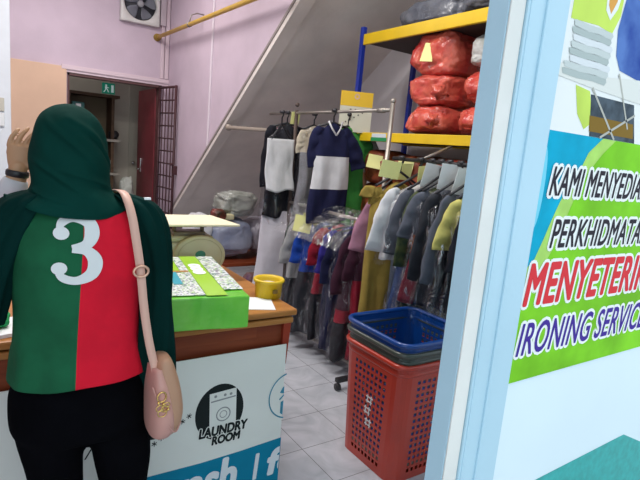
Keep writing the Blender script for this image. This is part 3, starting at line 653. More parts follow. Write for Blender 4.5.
# ------------------------------------------------------------------ storage shelving
sh = empty('storage_shelf', (2.65, 2.2, 0), 'boltless metal shelf with yellow beams and blue posts holding red bags', 'shelf')
def sobj(n, bm, m, s=False): return off(obj(n, bm, m, None, s), sh)
ybm = mat('beam_yellow', (.76, .50, .01), .4, var=.04); bpm = mat('post_blue', (.01, .03, .30), .4); board = mat('shelf_board_dark', (.055, .035, .03), .7)
SX0, SX1, SY0, SY1 = 2.40, 2.90, 1.15, 3.17
for x in (SX0-.02, SX1+.01):
    for y in (SY1+.0, SY0):
        b = B(); box(b, x, x+.035, y, y+.035, 0, 2.425, .003); sobj('post', b, bpm)
for zt, hh in ((2.372, .075), (1.666, .062), (1.0, .06), (.35, .06)):
    for x in (SX0, SX1):
        b = B(); box(b, x-.012, x+.012, SY0+.035, SY1, zt-hh, zt, .003); sobj('beam', b, ybm)
    b = B(); box(b, SX0+.013, SX1-.013, SY0+.035, SY1, zt-hh*.8, zt-hh*.45); sobj('shelf_board', b, board)
b = B(); box(b, 2.3875, 2.3995, 2.785, 2.965, 1.613, 1.650); 
b.free()
b = B(); box(b, SX0-.0135, SX0-.0121, 2.79, 2.965, 1.606, 1.632); sobj('green_label', b, mat('label_green', (.02, .25, .08), .5)); b = B(); box(b, SX0-.0135, SX0-.0121, 2.80, 2.955, 1.632, 1.660); sobj('white_label', b, mat('label_white', (.6, .65, .7), .5))
b = B(); cyl(b, (2.95, 3.15, 1.75), (2.95, 2.55, 2.33), .012); sobj('brace', b, mat('brace_grey', (.35, .32, .31), .6), True)

def sack(name, label, cat, group, c, s, m, seed, knot=None, rot=(0, 0, 0), amp=.16, kmat=None, sub=5):
    root = empty(name, (c[0], c[1], c[2]-s[2]), label, cat, 0, group)
    t = bmesh.new(); bmesh.ops.create_icosphere(t, subdivisions=sub, radius=1)
    so = Vector((seed*3.1, seed*1.7, seed*.9))
    e = Euler(rot).to_matrix()
    for v in t.verts:
        p = v.co.copy()
        q = Vector([math.copysign(abs(x)**.62, x) for x in p]); q = q/ max(1, q.length/1.22)
        n_ = noise.noise(p*1.7+so)*amp+ (1-abs(noise.noise(p*4.2+so)))*amp*.45 - amp*.3 + noise.noise(p*9+so)*amp*.22
        q = q*(1+n_)*.86
        q = e @ Vector((q.x*s[0], q.y*s[1], q.z*s[2]))
        q.z = max(q.z, -s[2]*.97)
        v.co = q+Vector((0, 0, s[2]))
    for f in t.faces: f.smooth = True
    b_ = B(); merge(b_, t); obj('sack_body', b_, m, root, True)
    if knot:
        b_ = B(); k = Vector(knot)+Vector((0, 0, s[2])); d = Vector(knot).normalized()
        R = []
        for i, (h, r) in enumerate(((-.03, .05), (0, .022), (.012, .013), (.03, .03), (.05, .042))):
            u = d.orthogonal().normalized(); w_ = d.cross(u)
            R.append([k+d*h+(u*math.cos(a)+w_*math.sin(a))*r*(1+.3*math.sin(a*5)) for a in [2*PI*j/20 for j in range(20)]])
        rings(b_, R); obj('tied_neck', b_, kmat or m, root, True)
    return root
redbag = mat('red_sack_plastic', (.50, .03, .03), .28, col2=(.74, .16, .10), scale=9, bump=1., bscale=12, coat=.3, thresh=(.35, .68))
G4 = 'red bags of laundry on the middle shelf'
def rb(c, s, seed, label, knot=None, **k): return sack('laundry_bag', label, 'bag', G4, c, s, redbag, seed, knot, **k)
t = rb((2.62, 2.53, 1.655+.105), (.23, .20, .112), 1, 'knotted red bag at the bottom of the stack against the beam', (-.16, -.10, 0))
t = rb((2.63, 2.53, 1.655+.30), (.24, .21, .122), 2, 'red bag in the middle of the taller stack on the shelf', (-.17, -.12, -.02))
t = rb((2.64, 2.53, 1.655+.53), (.25, .22, .165), 3, 'big red bag on top of the stack, with a yellow tag', None)
tg = B(); box(tg, -.04, .04, -.001, .001, -.07, .05)
for v in tg.verts:
    v.co.x *= 1.0 if v.co.z < 0 else .45
o = obj('paper_tag', tg, ytag, t); o.location = (-.232, -.02, .17); o.rotation_euler = (-.2, 0, -.9)
rb((2.62, 2.12, 1.655+.105), (.20, .16, .105), 4, 'red bag at the bottom of the shorter stack by the door frame')
rb((2.63, 2.12, 1.655+.31), (.20, .16, .11), 5, 'red bag lying on another one next to the door frame')
wbag = mat('white_translucent_bag', (.62, .62, .60), .35, col2=(.35, .38, .34), scale=7, bump=.8, bscale=14, coat=.3)
sack('plastic_bag', 'white plastic bag on top of the red bags close to the yellow beam', 'bag', None, (2.60, 2.13, 1.655+.52), (.15, .13, .11), wbag, 6)
dbag = mat('slate_bag_plastic', (.09, .10, .13), .4, col2=(.17, .18, .21), scale=6, bump=.7, bscale=10, coat=.3)
sack('dark_bag', 'slate grey bag lying on the highest shelf at the far end', 'bag', 'bags on the highest shelf', (2.64, 2.62, 2.35+.11), (.20, .36, .12), dbag, 7, amp=.22)
sack('dark_bag', 'slate grey bag on the highest shelf beside the door frame', 'bag', 'bags on the highest shelf', (2.62, 2.10, 2.35+.16), (.20, .30, .17), dbag, 8, amp=.2)
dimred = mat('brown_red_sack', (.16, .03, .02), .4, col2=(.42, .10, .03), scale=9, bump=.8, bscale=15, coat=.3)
G5 = 'bags under the middle shelf'
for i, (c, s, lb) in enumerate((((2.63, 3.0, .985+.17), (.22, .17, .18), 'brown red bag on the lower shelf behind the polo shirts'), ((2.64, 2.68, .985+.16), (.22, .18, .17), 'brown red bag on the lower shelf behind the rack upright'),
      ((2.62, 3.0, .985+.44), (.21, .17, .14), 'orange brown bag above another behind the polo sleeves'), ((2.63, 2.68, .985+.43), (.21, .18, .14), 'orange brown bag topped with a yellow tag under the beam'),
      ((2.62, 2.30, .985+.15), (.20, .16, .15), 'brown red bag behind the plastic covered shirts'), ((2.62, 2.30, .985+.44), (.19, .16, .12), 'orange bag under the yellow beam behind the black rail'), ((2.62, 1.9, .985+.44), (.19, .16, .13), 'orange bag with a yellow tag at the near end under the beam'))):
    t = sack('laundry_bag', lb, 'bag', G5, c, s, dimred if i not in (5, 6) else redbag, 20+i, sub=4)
    if i in (3, 6, 2):
        b = B(); box(b, -.055, .055, -.001, .001, -.05, .05, .0005); o = obj('paper_tag', b, ytag, t); o.location = (-s[0]*.93, -.06, s[2]*1.25); o.rotation_euler = (-.2, .1, -1.0)

# yellow and white hanging card on the post
sg = empty('hanging_card', (2.33, 3.10, 1.66), 'yellow topped white card hanging from the blue shelf post', 'sign', rz=-.45)
b = B(); box(b, -.12, .12, -.004, .0, 0, .185); obj('card_sheet', b, mat('card_cream', (.62, .60, .48), .6), sg)
b = B(); box(b, -.12, .12, -.005, .0, .185, .29); obj('card_header', b, mat('card_yellow', (.74, .47, .02), .5), sg)
b = B(); annulus(b, 0, .255, .011, .020, -.0058); obj('card_eyelet', b, mat('eyelet_pink', (.6, .4, .35), .5), sg)
b = B()
for k in range(5): disc(b, -.07+.03*k, .07+.018*k, .006, -.005)
for k in range(4): disc(b, -.04+.035*k, .16, .007, -.005)
obj('card_dots', b, mat('card_dot', (.12, .10, .08), .5), sg)

# ------------------------------------------------------------------ clutter under the stairs
tb = empty('low_table', (2.0, 4.35, 0), 'low wooden table under the stairs piled with laundry bags', 'table')
b = B(); box(b, 1.5, 2.55, 4.08, 4.72, .42, .45, .004); off(obj('table_top', b, t2), tb)
for x in (1.54, 2.51):
    for y in (4.12, 4.68): b = B(); box(b, x-.02, x+.02, y-.02, y+.02, 0, .42); off(obj('leg', b, t2), tb)
bluebag = mat('grey_blue_bag', (.22, .25, .36), .35, col2=(.38, .40, .50), scale=5, bump=.6, bscale=9, coat=.3); olbag = mat('olive_grey_bag', (.24, .25, .22), .4, col2=(.42, .43, .40), scale=5, bump=.9, bscale=9, coat=.3)
sack('laundry_sack', 'big bluish translucent laundry sack on the low table under the stairs', 'bag', None, (1.90, 4.36, .45+.20), (.25, .22, .20), bluebag, 31)
sack('laundry_sack', 'lilac grey laundry sack squeezed beside the hanging white dress', 'bag', None, (2.30, 4.42, .45+.20), (.20, .2, .20), mat('lilac_bag', (.30, .28, .34), .4, col2=(.45, .42, .48), scale=6, bump=.6, bscale=10), 32)
sack('plastic_bag', 'crumpled olive grey plastic bag on top of the laundry sacks', 'bag', None, (1.99, 4.36, .84+.115), (.21, .18, .125), olbag, 33, amp=.26)
sack('plastic_bag', 'small white plastic bag poking up behind the scale tray', 'bag', None, (1.62, 4.3, .62+.12), (.13, .14, .14), mat('white_bag', (.55, .55, .58), .4, bump=.7, bscale=12), 34, rot=(0, .35, 0))
sack('snack_packet', 'dark green and red packet beside the olive grey bag', 'packet', None, (1.76, 4.2, .82+.05), (.075, .06, .06), mat('packet_print', (.012, .02, .008), .4, col2=(.20, .03, .02), scale=16, bump=.5), 35, sub=4)
b = B(); box(b, -.05, .05, -.04, .04, 0, .05, .012); o = obj('paper_bundle', b, mat('pale_yellow_paper', (.55, .5, .3), .6), None); o.location = (1.86, 4.22, .825); tag(o, 'small pale yellow bundle below the dark packet', 'bundle')
sack('cardboard_bag', 'brown and purple sack under the lilac grey one', 'bag', None, (2.02, 3.9, .22), (.16, .13, .22), mat('brown_purple_sack', (.17, .09, .05), .6, col2=(.07, .02, .12), scale=4, bump=.4), 36)
# ------------------------------------------------------------------ wall things
ef = empty('exhaust_fan', (1.58, YB-.02, 2.955), 'square white exhaust fan with grey blades high on the pink wall', 'fan')
fw = mat('fan_white', (.62, .60, .58), .5, var=.03); fg = mat('fan_grey', (.16, .17, .20), .5, var=.1)
b = B(); R = []
for hy, hw, rr in ((-.03, .215, None),): pass
N = 48
def sq(a, h): c_, s_ = math.cos(a), math.sin(a); k = h/max(abs(c_), abs(s_)); return c_*k, s_*k
out = []; 
for yy, f_ in ((.02, lambda a: sq(a, .215)), (-.045, lambda a: sq(a, .215)), (-.052, lambda a: sq(a, .205)), (-.052, lambda a: (.186*math.cos(a), .186*math.sin(a))), (-.035, lambda a: (.178*math.cos(a), .178*math.sin(a))), (.015, lambda a: (.178*math.cos(a), .178*math.sin(a)))):
    out.append([Vector((f_(2*PI*k/N+PI/4)[0], yy, f_(2*PI*k/N+PI/4)[1])) for k in range(N)])
rings(b, out); obj('fan_housing', b, fw, ef, False)
b = B(); lathe(b, [(.001, .010), (.177, .010), (.177, .012), (.001, .012)], (0, 0, 0), 40, 'Y'); obj('fan_backplate', b, mat('fan_dark', (.03, .03, .04), .6), ef)
b = B(); lathe(b, [(.001, -.042), (.03, -.040), (.036, -.03), (.036, .0), (.001, .0)], (0, 0, 0), 24, 'Y'); obj('fan_hub', b, mat('fan_hub', (.33, .33, .35), .4), ef, True)
for k in range(5):
    b = B(); a0 = 2*PI*k/5+.2
    R = []
    for i in range(8):
        r = .034+i*.0195; wd = .30+.16*math.sin(i/7*PI*.8)
        ring = []
        for j in range(9):
            a = a0+(j/8-.5)*2*wd; ring.append((r*math.cos(a), -.020+(j/8-.5)*.035, r*math.sin(a)))
        R.append(ring)
    V = [[b.verts.new(p) for p in r] for r in R]
    for i in range(7):
        for j in range(8): b.faces.new((V[i][j], V[i][j+1], V[i+1][j+1], V[i+1][j]))
    o = obj('fan_blade', b, fg, ef, True); md = o.modifiers.new('s', 'SOLIDIFY'); md.thickness = .002
b = B(); box(b, 1.81, 1.875, YB-.05, YB, 2.77, 3.2, .004); o = obj('duct_cover', b, mat('duct_pink', (.50, .42, .46), .6)); tag(o, 'narrow pale cable duct on the pink wall beside the exhaust fan', 'duct')

yb_ = mat('yellow_pole', (.62, .38, .05), .45, var=.1)
hb = empty('yellow_pole', (1.787, 4.8, 2.6), 'yellow pole mounted along the pink side wall near the ceiling', 'pole')
b = B(); cyl(b, (1.787, YB, 2.635), (1.787, 1.2, 2.56), .021); off(obj('pole_tube', b, yb_, None, True), hb)
b = B(); cyl(b, (1.787, YB, 2.635), (1.787, YB-.02, 2.635), .042); cyl(b, (1.787, YB-.02, 2.635), (1.787, YB-.08, 2.635), .03); off(obj('end_socket', b, mat('socket_ochre', (.33, .20, .03), .5), None, True), hb)
for yy in (5.25, 3.0, 1.5):
    zz = 2.635-(YB-yy)*.0145
    b = B(); tube(b, [(1.787, yy, zz+.02), (1.80, yy, zz+.09), (1.86, yy, zz+.12), (XW, yy, zz+.12)], .006, 8); cyl(b, (1.787, yy-.012, zz), (1.787, yy+.012, zz), .026); off(obj('pole_bracket', b, steel, None, True), hb)
b = B(); box(b, XW-.014, XW, 4.955, 4.985, 1.45, CE, .003); o = obj('cable_conduit', b, mat('conduit_white', (.74, .66, .72), .5)); tag(o, 'thin white cable conduit running up the pink side wall', 'conduit')

# switch plates on the pillar
for z, lb in ((1.62, 'upper beige switch plate on the white pillar'), (1.52, 'lower white switch plate on the white pillar')):
    r = empty('switch_plate', (.12, 4.195, z), lb, 'switch', group='switches on the white pillar')
    b = B(); box(b, -.045, .045, -.008, .0, -.045, .045, .004); obj('plate', b, mat('plate_beige', (.55, .52, .45), .5) if z > 1.6 else paper, r)
    b = B(); box(b, -.015, .015, -.013, -.007, -.02, .02, .002); obj('rocker', b, paper, r)

# folding security grille in the exit doorway
gr = empty('security_grille', (1.83, YB-.03, 0), 'dark maroon metal grille gate opened against the pink wall', 'gate', rz=0)
g0 = Vector((1.835, YB-.03, 0)); g1 = Vector((1.895, 5.92, 0)); gm = mat('grille_maroon', (.06, .018, .022), .5)
def gobj(n, bm): return off(obj(n, bm, gm, None, False), gr)
def gp(f, z): return tuple(g0.lerp(g1, f)+Vector((0, 0, z)))
b = B()
for f in (0, 1): cyl(b, gp(f, .01), gp(f, 2.085), .016, 4)
for z in (.03, 2.07): cyl(b, gp(0, z), gp(1, z), .014, 4)
gobj('gate_frame', b)
for k in range(1, 5): b = B(); cyl(b, gp(k/5, .03), gp(k/5, 2.07), .007, 6); gobj('vertical_bar', b)
for k in range(1, 14): b = B(); z = .03+k*2.04/14; cyl(b, gp(0, z), gp(1, z), .009, 4); gobj('cross_bar', b)
b = B(); p = Vector(gp(1, 1.14)); box(b, p.x-.012, p.x+.04, p.y-.03, p.y+.02, 1.08, 1.18, .004); ball(b, (p.x-.03, p.y-.02, 1.2), .018, 2); gobj('latch', b)

# storeroom contents
su = empty('storeroom_shelf', (1.2, 7.2, 0), 'dark wooden storeroom shelf unit seen through the exit doorway', 'shelf')
brn = wood('storeroom_wood', (.06, .035, .02), (.10, .06, .035), .6)
b = B(); box(b, .95, 1.55, 7.1, 7.45, 1.93, 1.965); off(obj('top_board', b, brn), su)
b = B(); box(b, 1.455, 1.49, 7.12, 7.45, 0, 1.93); off(obj('side_board', b, brn), su)
b = B(); box(b, .95, .98, 7.12, 7.45, 0, 1.93); off(obj('side_board', b, brn), su)
b = B(); box(b, .98, 1.455, 7.44, 7.46, 0, 1.93); off(obj('back_board', b, mat('shelf_back', (.14, .105, .06), .7)), su)
for z in (.5, .95, 1.38): b = B(); box(b, .98, 1.56, 7.1, 7.44, z, z+.03); off(obj('shelf_board', b, mat('storeroom_board', (.30, .28, .24), .6)), su)
ex = empty('exit_sign', (1.40, 7.05, 1.972), 'green and white running man EXIT sign above the storeroom shelf', 'sign')
b = B(); box(b, -.075, .075, 0, .03, 0, .13, .004); obj('sign_case', b, mat('exit_green', (.0, .16, .10), .4, emit=(.0, .5, .3), estr=.12), ex)
b = B(); exw = mat('exit_white', (.7, .8, .8), .4, emit=(.7, 1, .9), estr=.15)
disc(b, -.03, .10, .012, -.001); poly(b, [(-.045, .085), (-.02, .09), (-.015, .055), (-.04, .045)], -.001); poly(b, [(-.04, .05), (-.028, .05), (-.05, .015), (-.062, .02)], -.0013); poly(b, [(-.022, .055), (-.012, .06), (.005, .02), (-.008, .018)], -.0016); poly(b, [(-.02, .085), (.005, .075), (.003, .068), (-.022, .075)], -.0019)
poly(b, [(.03, .02), (.03, .11), (.06, .11), (.06, .02)], -.001); obj('running_figure', b, exw, ex)
b = B(); box(b, -.07, .07, -.06, .06, 0, .09, .006); o = obj('teal_box', b, mat('teal_box', (.03, .15, .14), .5)); o.location = (1.06, 7.15, 1.745); 
b = B(); box(b, .985, 1.15, 7.1, 7.3, 1.715, 1.742); off(obj('shelf_board', b, brn), su)
tag(o, 'small teal box on the high left board of the storeroom shelf', 'box')
b = B(); box(b, -.03, .03, -.0625, -.0605, .02, .07); obj('white_label', b, mat('white_tag_paper', (1, 1, 1)), o)
sack('dark_bag', 'dark round bag on the storeroom shelf board', 'bag', None, (1.50, 7.22, 1.41+.06), (.07, .08, .06), mat('near_black', (.012, .012, .015), .5), 51, sub=4)
b = B(); lathe(b, [(.06, 0), (.085, .08), (.09, .16), (.082, .16), (.075, .01)], (0, 0, 0), 28); o = obj('plastic_pot', b, mat('pot_grey', (.22, .23, .22), .5), None, True); o.location = (1.41, 7.2, .98); tag(o, 'grey plastic pot on the middle storeroom shelf', 'pot')
stt = sack('plastic_bag', 'white carrier bag standing in the storeroom beside the red door', 'bag', None, (1.62, 6.95, .5), (.11, .11, .5), mat('carrier_white', (.40, .42, .38), .5, bump=.7, bscale=10), 52, amp=.2)
b = B(); cyl(b, (1.56, 7.0, 1.02), (1.62, 7.03, 1.4), .009); b.free()

# ------------------------------------------------------------------ the woman
wm = empty('person', (.25, 1.48, 0), 'woman seen from behind in a green headscarf and green and red shirt numbered 3', 'person')
def wobj(n, bm, m, s=True): return off(obj(n, bm, m, None, s), wm)
skin = mat('skin', (.50, .28, .15), .5, var=.06); hijm = mat('headscarf_green', (.003, .036, .028), .8, var=.2, scale=5, bump=.9, bscale=5, spec=.04)
hijd = mat('shawl_green', (.002, .022, .019), .8, var=.2, scale=5, bump=.9, bscale=6, spec=.04)
shg = cloth('shirt_green', (.008, .095, .040), .15, .7, 7); shr = cloth('shirt_red', (.66, .008, .028), .08, .7, 7)
def ell(bm, secs, seg=40, e=.9, k=4, fold=None):
    """stacked elliptical rings (z, cx, cy, rx, ry)"""
    R = []
    for (z, cx, cy, rx, ry) in smoothpts(secs, k):
        ring = []
        for j in range(seg):
            a = 2*PI*j/seg; c_, s_ = math.cos(a), math.sin(a)
            x = rx*math.copysign(abs(c_)**e, c_); y = ry*math.copysign(abs(s_)**e, s_)
            f = fold(a, z) if fold else 0
            ring.append(Vector((cx+x*(1+f), cy+y*(1+f), z)))
        R.append(ring)
    return rings(bm, R)
def remesh(bm, size, smooth=2):
    me = bpy.data.meshes.new('tmp'); bm.to_mesh(me); bm.free(); o_ = bpy.data.objects.new('tmp', me); COL.objects.link(o_)
    m_ = o_.modifiers.new('r', 'REMESH'); m_.mode = 'VOXEL'; m_.voxel_size = size
    s_ = o_.modifiers.new('s', 'SMOOTH'); s_.iterations = smooth; s_.factor = .5
    dg = bpy.context.evaluated_depsgraph_get(); dg.update(); m2 = bpy.data.meshes.new_from_object(o_.evaluated_get(dg))
    bpy.data.objects.remove(o_); bpy.data.meshes.remove(me); t_ = bmesh.new(); t_.from_mesh(m2); bpy.data.meshes.remove(m2)
    for f in t_.faces: f.smooth = True
    return t_
def limb(bm, pts, r, seg=16):
    q = smoothpts([tuple(p)+(rr,) for p, rr in zip(pts, r)], 4)
    tube(bm, [p[:3] for p in q], [p[3] for p in q], seg)
    ball(bm, pts[0], r[0], 2); ball(bm, pts[-1], r[-1], 2)
# body: one continuous skin
bb = B()
ell(bb, [(.66, .24, 1.48, .10, .08), (.78, .24, 1.48, .155, .095), (.88, .235, 1.48, .14, .09), (.98, .23, 1.48, .115, .08), (1.12, .23, 1.48, .13, .088), (1.24, .228, 1.49, .145, .085), (1.30, .225, 1.49, .11, .065), (1.34, .22, 1.49, .05, .05)])
limb(bb, [(.225, 1.485, 1.28), (.215, 1.50, 1.36), (.208, 1.50, 1.41)], [.056, .046, .048])
ball(bb, (.205, 1.505, 1.455), 1, 4, s=(.070, .088, .095)); ball(bb, (.205, 1.545, 1.405), 1, 3, s=(.048, .045, .050))
ball(bb, (.205, 1.598, 1.43), 1, 2, s=(.011, .016, .02)); ball(bb, (.205, 1.593, 1.450), 1, 2, s=(.007, .009, .022))
ball(bb, (.205, 1.583, 1.395), 1, 2, s=(.020, .008, .007)); 
for s in (-1, 1): ball(bb, (.205+s*.071, 1.505, 1.445), 1, 2, s=(.008, .017, .028))
# legs
for (hx_, kx, ax) in ((.165, .172, .165), (.315, .345, .36)):
    limb(bb, [(hx_, 1.48, .74), (kx, 1.47, .43), (ax, 1.45, .09)], [.075, .048, .034]); limb(bb, [(ax, 1.46, .05), (ax, 1.53, .03), (ax, 1.60, .022)], [.035, .032, .02])
# right arm hanging, hand relaxed
rs = [(.375, 1.49, 1.275), (.425, 1.50, 1.05), (.435, 1.56, .87)]
limb(bb, rs, [.042, .034, .024])
# left arm raised to the forehead
el = (.050, 1.635, 1.155); wr = (.093, 1.632, 1.372)
limb(bb, [(.095, 1.49, 1.275), (.07, 1.57, 1.20), el], [.042, .038, .034]); limb(bb, [el, (.07, 1.64, 1.27), wr], [.034, .031, .023])
b1 = remesh(bb, .006, 2)
# hands: palm and five fingers, fine voxels
def hand(wrist, palm_dir, finger_dir, side, thumb_side, curl, sc=1.):
    """returns bmesh; palm_dir along the hand, side across the knuckles, finger curl toward 'into'"""
    hb_ = B(); W = Vector(wrist); D = Vector(palm_dir).normalized(); S = Vector(side); S = (S-D*S.dot(D)).normalized(); Nn = D.cross(S).normalized()*curl
    pc_ = [W+D*.0, W+D*.03*sc, W+D*.06*sc, W+D*.085*sc]
    R = []
    for p, a in zip(pc_, (.024, .033, .038, .036)):
        R.append([p+S*(a*math.cos(t_))*sc+Nn*(.0145*math.sin(t_))*sc for t_ in [2*PI*k/18 for k in range(18)]])
    rings(hb_, R)
    FD = Vector(finger_dir).normalized()
    for i, (o_, ln, rr) in enumerate(((-.030, .056, .0070), (-.010, .068, .0076), (.011, .074, .0078), (.031, .064, .0074))):
        base = W+D*.078*sc+S*o_*sc; a1 = (D*.5+FD*.6+S*o_*5).normalized(); a2 = (a1*.5+FD*.7+Nn*.25).normalized(); a3 = (a2*.7+FD*.4+Nn*.5).normalized()
        p1 = base+a1*ln*.42*sc; p2 = p1+a2*ln*.33*sc; p3 = p2+a3*ln*.25*sc
        q = smoothpts([tuple(base)+(rr*1.15,), tuple(p1)+(rr*1.05,), tuple(p2)+(rr*.95,), tuple(p3)+(rr*.8,)], 3)
        tube(hb_, [x[:3] for x in q], [x[3]*sc for x in q], 10); ball(hb_, p3, rr*.82*sc, 2)
    tb_ = W+D*.022*sc+S*thumb_side*.024*sc; t1_ = tb_+(D*.5+S*thumb_side*.75+Nn*.35).normalized()*.036*sc; t2_ = t1_+(D*.85+S*thumb_side*.3+Nn*.3).normalized()*.030*sc
    q = smoothpts([tuple(tb_)+(.014,), tuple(t1_)+(.0115,), tuple(t2_)+(.009,)], 3); tube(hb_, [x[:3] for x in q], [x[3]*sc for x in q], 10); ball(hb_, t2_, .009*sc, 2)
    limb(hb_, [W-D*.03, W+D*.012], [.0235, .023])
    return hb_
# raised hand: back of the hand to the camera, fingers bending over to the brow on her right
h1 = remesh(hand(wr, (.08, -.03, 1), (.60, -.12, .75), (-.95, .30, .30), -1, -1, .84), .0032, 1)
h2 = remesh(hand((.435, 1.565, .865), (0, .22, -1), (0, .35, -1), (.2, 1, .2), 1, 1, .95), .0032, 1)
merge(b1, h1); merge(b1, h2)
body = wobj('body', b1, skin)
# trousers
bb = B()
ell(bb, [(.845, .232, 1.475, .150, .098), (.80, .235, 1.475, .176, .112), (.74, .237, 1.475, .184, .120), (.69, .24, 1.475, .184, .116), (.655, .24, 1.475, .165, .10)])
limb(bb, [(.155, 1.475, .70), (.168, 1.470, .54), (.175, 1.465, .40), (.17, 1.455, .10)], [.094, .073, .062, .052])
limb(bb, [(.325, 1.475, .70), (.350, 1.470, .54), (.355, 1.465, .40), (.36, 1.455, .10)], [.098, .080, .066, .053])
tr = remesh(bb, .007, 3)
for v in tr.verts:
    v.co += v.normal*.004*noise.noise(v.co*11)
trz = wobj('trousers', tr, mat('black_trousers', (.0025, .0025, .0035), 1., 0, .2, 8, .3, 8, spec=.03))
# shoes
for ax in (.168, .362):
    b = B(); rgs = []
    for (y, w_, h_) in ((1.395, .022, .05), (1.41, .034, .062), (1.46, .038, .062), (1.53, .043, .05), (1.59, .043, .038), (1.62, .030, .028), (1.632, .014, .018)):
        rgs.append([Vector((ax+w_*math.cos(t_), y, max(0.002, h_/2+h_/2*1.05*math.sin(t_)))) for t_ in [2*PI*k/20 for k in range(20)]])
    rings(b, rgs); wobj('shoe', b, blackp)
# T-shirt, cut green and red
b = B()
def tf(a, z): return .012*math.sin(5*a+z*22)+.010*math.sin(3*a-z*35)+(.012*math.sin(9*a) if z < .92 else 0)
ell(b, [(.832, .229, 1.475, .176, .120), (.87, .228, 1.475, .172, .116), (.95, .226, 1.475, .160, .106), (1.05, .226, 1.475, .158, .104), (1.14, .228, 1.475, .164, .108), (1.22, .230, 1.48, .168, .110), (1.275, .228, 1.485, .155, .100), (1.315, .222, 1.49, .115, .078), (1.345, .215, 1.495, .065, .058)], 56, .85, 5, tf)
SEAM = .2085
bmesh.ops.bisect_plane(b, geom=b.verts[:]+b.edges[:]+b.faces[:], plane_co=(SEAM, 0, 1.0), plane_no=(1, 0, -.045))
for f in b.faces:
    c_ = f.calc_center_median(); f.material_index = 1 if c_.x-SEAM-(c_.z-1.0)*.045 > 0 else 0
bvh = None
shirt = wobj('t_shirt', b, [shg, shr])
bvh = BVHTree.FromPolygons([v.co.copy() for v in shirt.data.vertices], [list(p.vertices) for p in shirt.data.polygons])
# sleeves
b = B(); limb(b, [(.365, 1.485, 1.265), (.405, 1.49, 1.20), (.430, 1.50, 1.03)], [.055, .056, .052]); wobj('right_sleeve', b, cloth('sleeve_green', (.008, .16, .06)))
b = B(); limb(b, [(.105, 1.49, 1.265), (.080, 1.54, 1.245), (.066, 1.60, 1.19)], [.055, .052, .052]); wobj('left_sleeve', b, shr)
b = B(); q = smoothpts([(el[0], el[1], el[2], .044), (.064, 1.640, 1.25, .044), (.082, 1.634, 1.325, .036), (.0885, 1.632, 1.350, .030)], 5); tube(b, [p[:3] for p in q], [p[3] for p in q], 20); wobj('white_undersleeve', b, whitec)
b = B(); d = Vector((.13, -.02, 1)).normalized(); q = [Vector(wr)-d*.006+(Vector((1, .1, -.13)).normalized()*math.cos(t_)+d.cross(Vector((1, .1, -.13)).normalized())*math.sin(t_))*.0262 for t_ in [2*PI*k/24 for k in range(24)]]; tube(b, q, .003, 8, close=True, flat=.009, up=tuple(d)); wobj('wrist_band', b, blackp)
# number 3 on the back
b = B()
def stroke(pts, Yoff):
    P = smoothpts(pts, 8); prev = None
    for i, (x, z, w_) in enumerate(P):
        j = min(i+1, len(P)-1); k_ = max(i-1, 0); dx, dz = P[j][0]-P[k_][0], P[j][1]-P[k_][1]; l = math.hypot(dx, dz) or 1; nx_, nz_ = -dz/l, dx/l
        row = []
        for s in (-1, -.5, 0, .5, 1): row.append(onb(x+nx_*w_*s, z+nz_*w_*s, Yoff))
        if prev:
            for q_ in range(4):
                try: b.faces.new((prev[q_], prev[q_+1], row[q_+1], row[q_]))
                except ValueError: pass
        prev = row
def onb(x, z, o_):
    h_ = bvh.ray_cast(Vector((x, 1.2, z)), Vector((0, 1, 0))); y = h_[0].y if h_[0] else 1.38
    return b.verts.new((x, y-o_, z))
kx = .96
def T(x, z, w_): return (.203+(x)*.86-(z)*.01, 1.204+z*.90, w_*.88)
stroke([T(-.046, .048, .005), T(-.036, .074, .011), T(-.006, .088, .012), T(.034, .076, .017), T(.042, .044, .020), T(.026, .014, .015), T(-.012, .004, .010)], .0030)
stroke([T(-.012, .002, .010), T(.028, -.004, .014), T(.050, -.034, .020), T(.040, -.070, .018), T(.0, -.088, .012), T(-.038, -.078, .011), T(-.054, -.052, .006)], .0036)
for (cx, cz) in ((-.043, .046), (-.050, -.052)):
    c0 = T(cx+.004, cz, 0); ring = [onb(c0[0]+.018*math.cos(a), c0[1]+.016*math.sin(a), .0042) for a in [2*PI*k/20 for k in range(20)]]; b.faces.new(ring)
wobj('shirt_number', b, mat('number_white', (.70, .72, .72), .6, var=.03), False)
# headscarf
b = B(); SEG = 112; R = []
CREASE = ((-2.7, 1.525, -.9, 1.40, .010), (-2.2, 1.40, -.2, 1.345, .008), (-1.9, 1.53, -.5, 1.46, .009), (-3.0, 1.42, -1.3, 1.335, .008), (-1.2, 1.50, -.1, 1.385, .008), (-2.9, 1.345, -1.6, 1.315, .006))
def creases(a, z):
    a = (a+PI) % (2*PI)-PI; f = 0
    for a0, z0, a1, z1, w_ in CREASE:
        t_ = (a-a0)/(a1-a0)
        if 0 < t_ < 1: d_ = z-(z0+(z1-z0)*t_**1.3); f += .050*math.sin(PI*t_)**.7*(math.exp(-(d_/w_)**2)-.6*math.exp(-((d_+w_*1.6)/w_)**2))
    return f
secs = smoothpts([(1.562, .203, 1.50, .012, .015), (1.553, .203, 1.50, .040, .048), (1.530, .203, 1.50, .068, .080), (1.495, .204, 1.50, .084, .100), (1.455, .205, 1.50, .091, .108), (1.415, .206, 1.498, .0935, .108), (1.375, .206, 1.495, .0935, .103), (1.350, .206, 1.492, .097, .103), (1.332, .207, 1.488, .108, .106), (1.316, .207, 1.486, .128, .110), (1.303, .207, 1.484, .146, .112), (1.294, .207, 1.484, .152, .110)], 9)
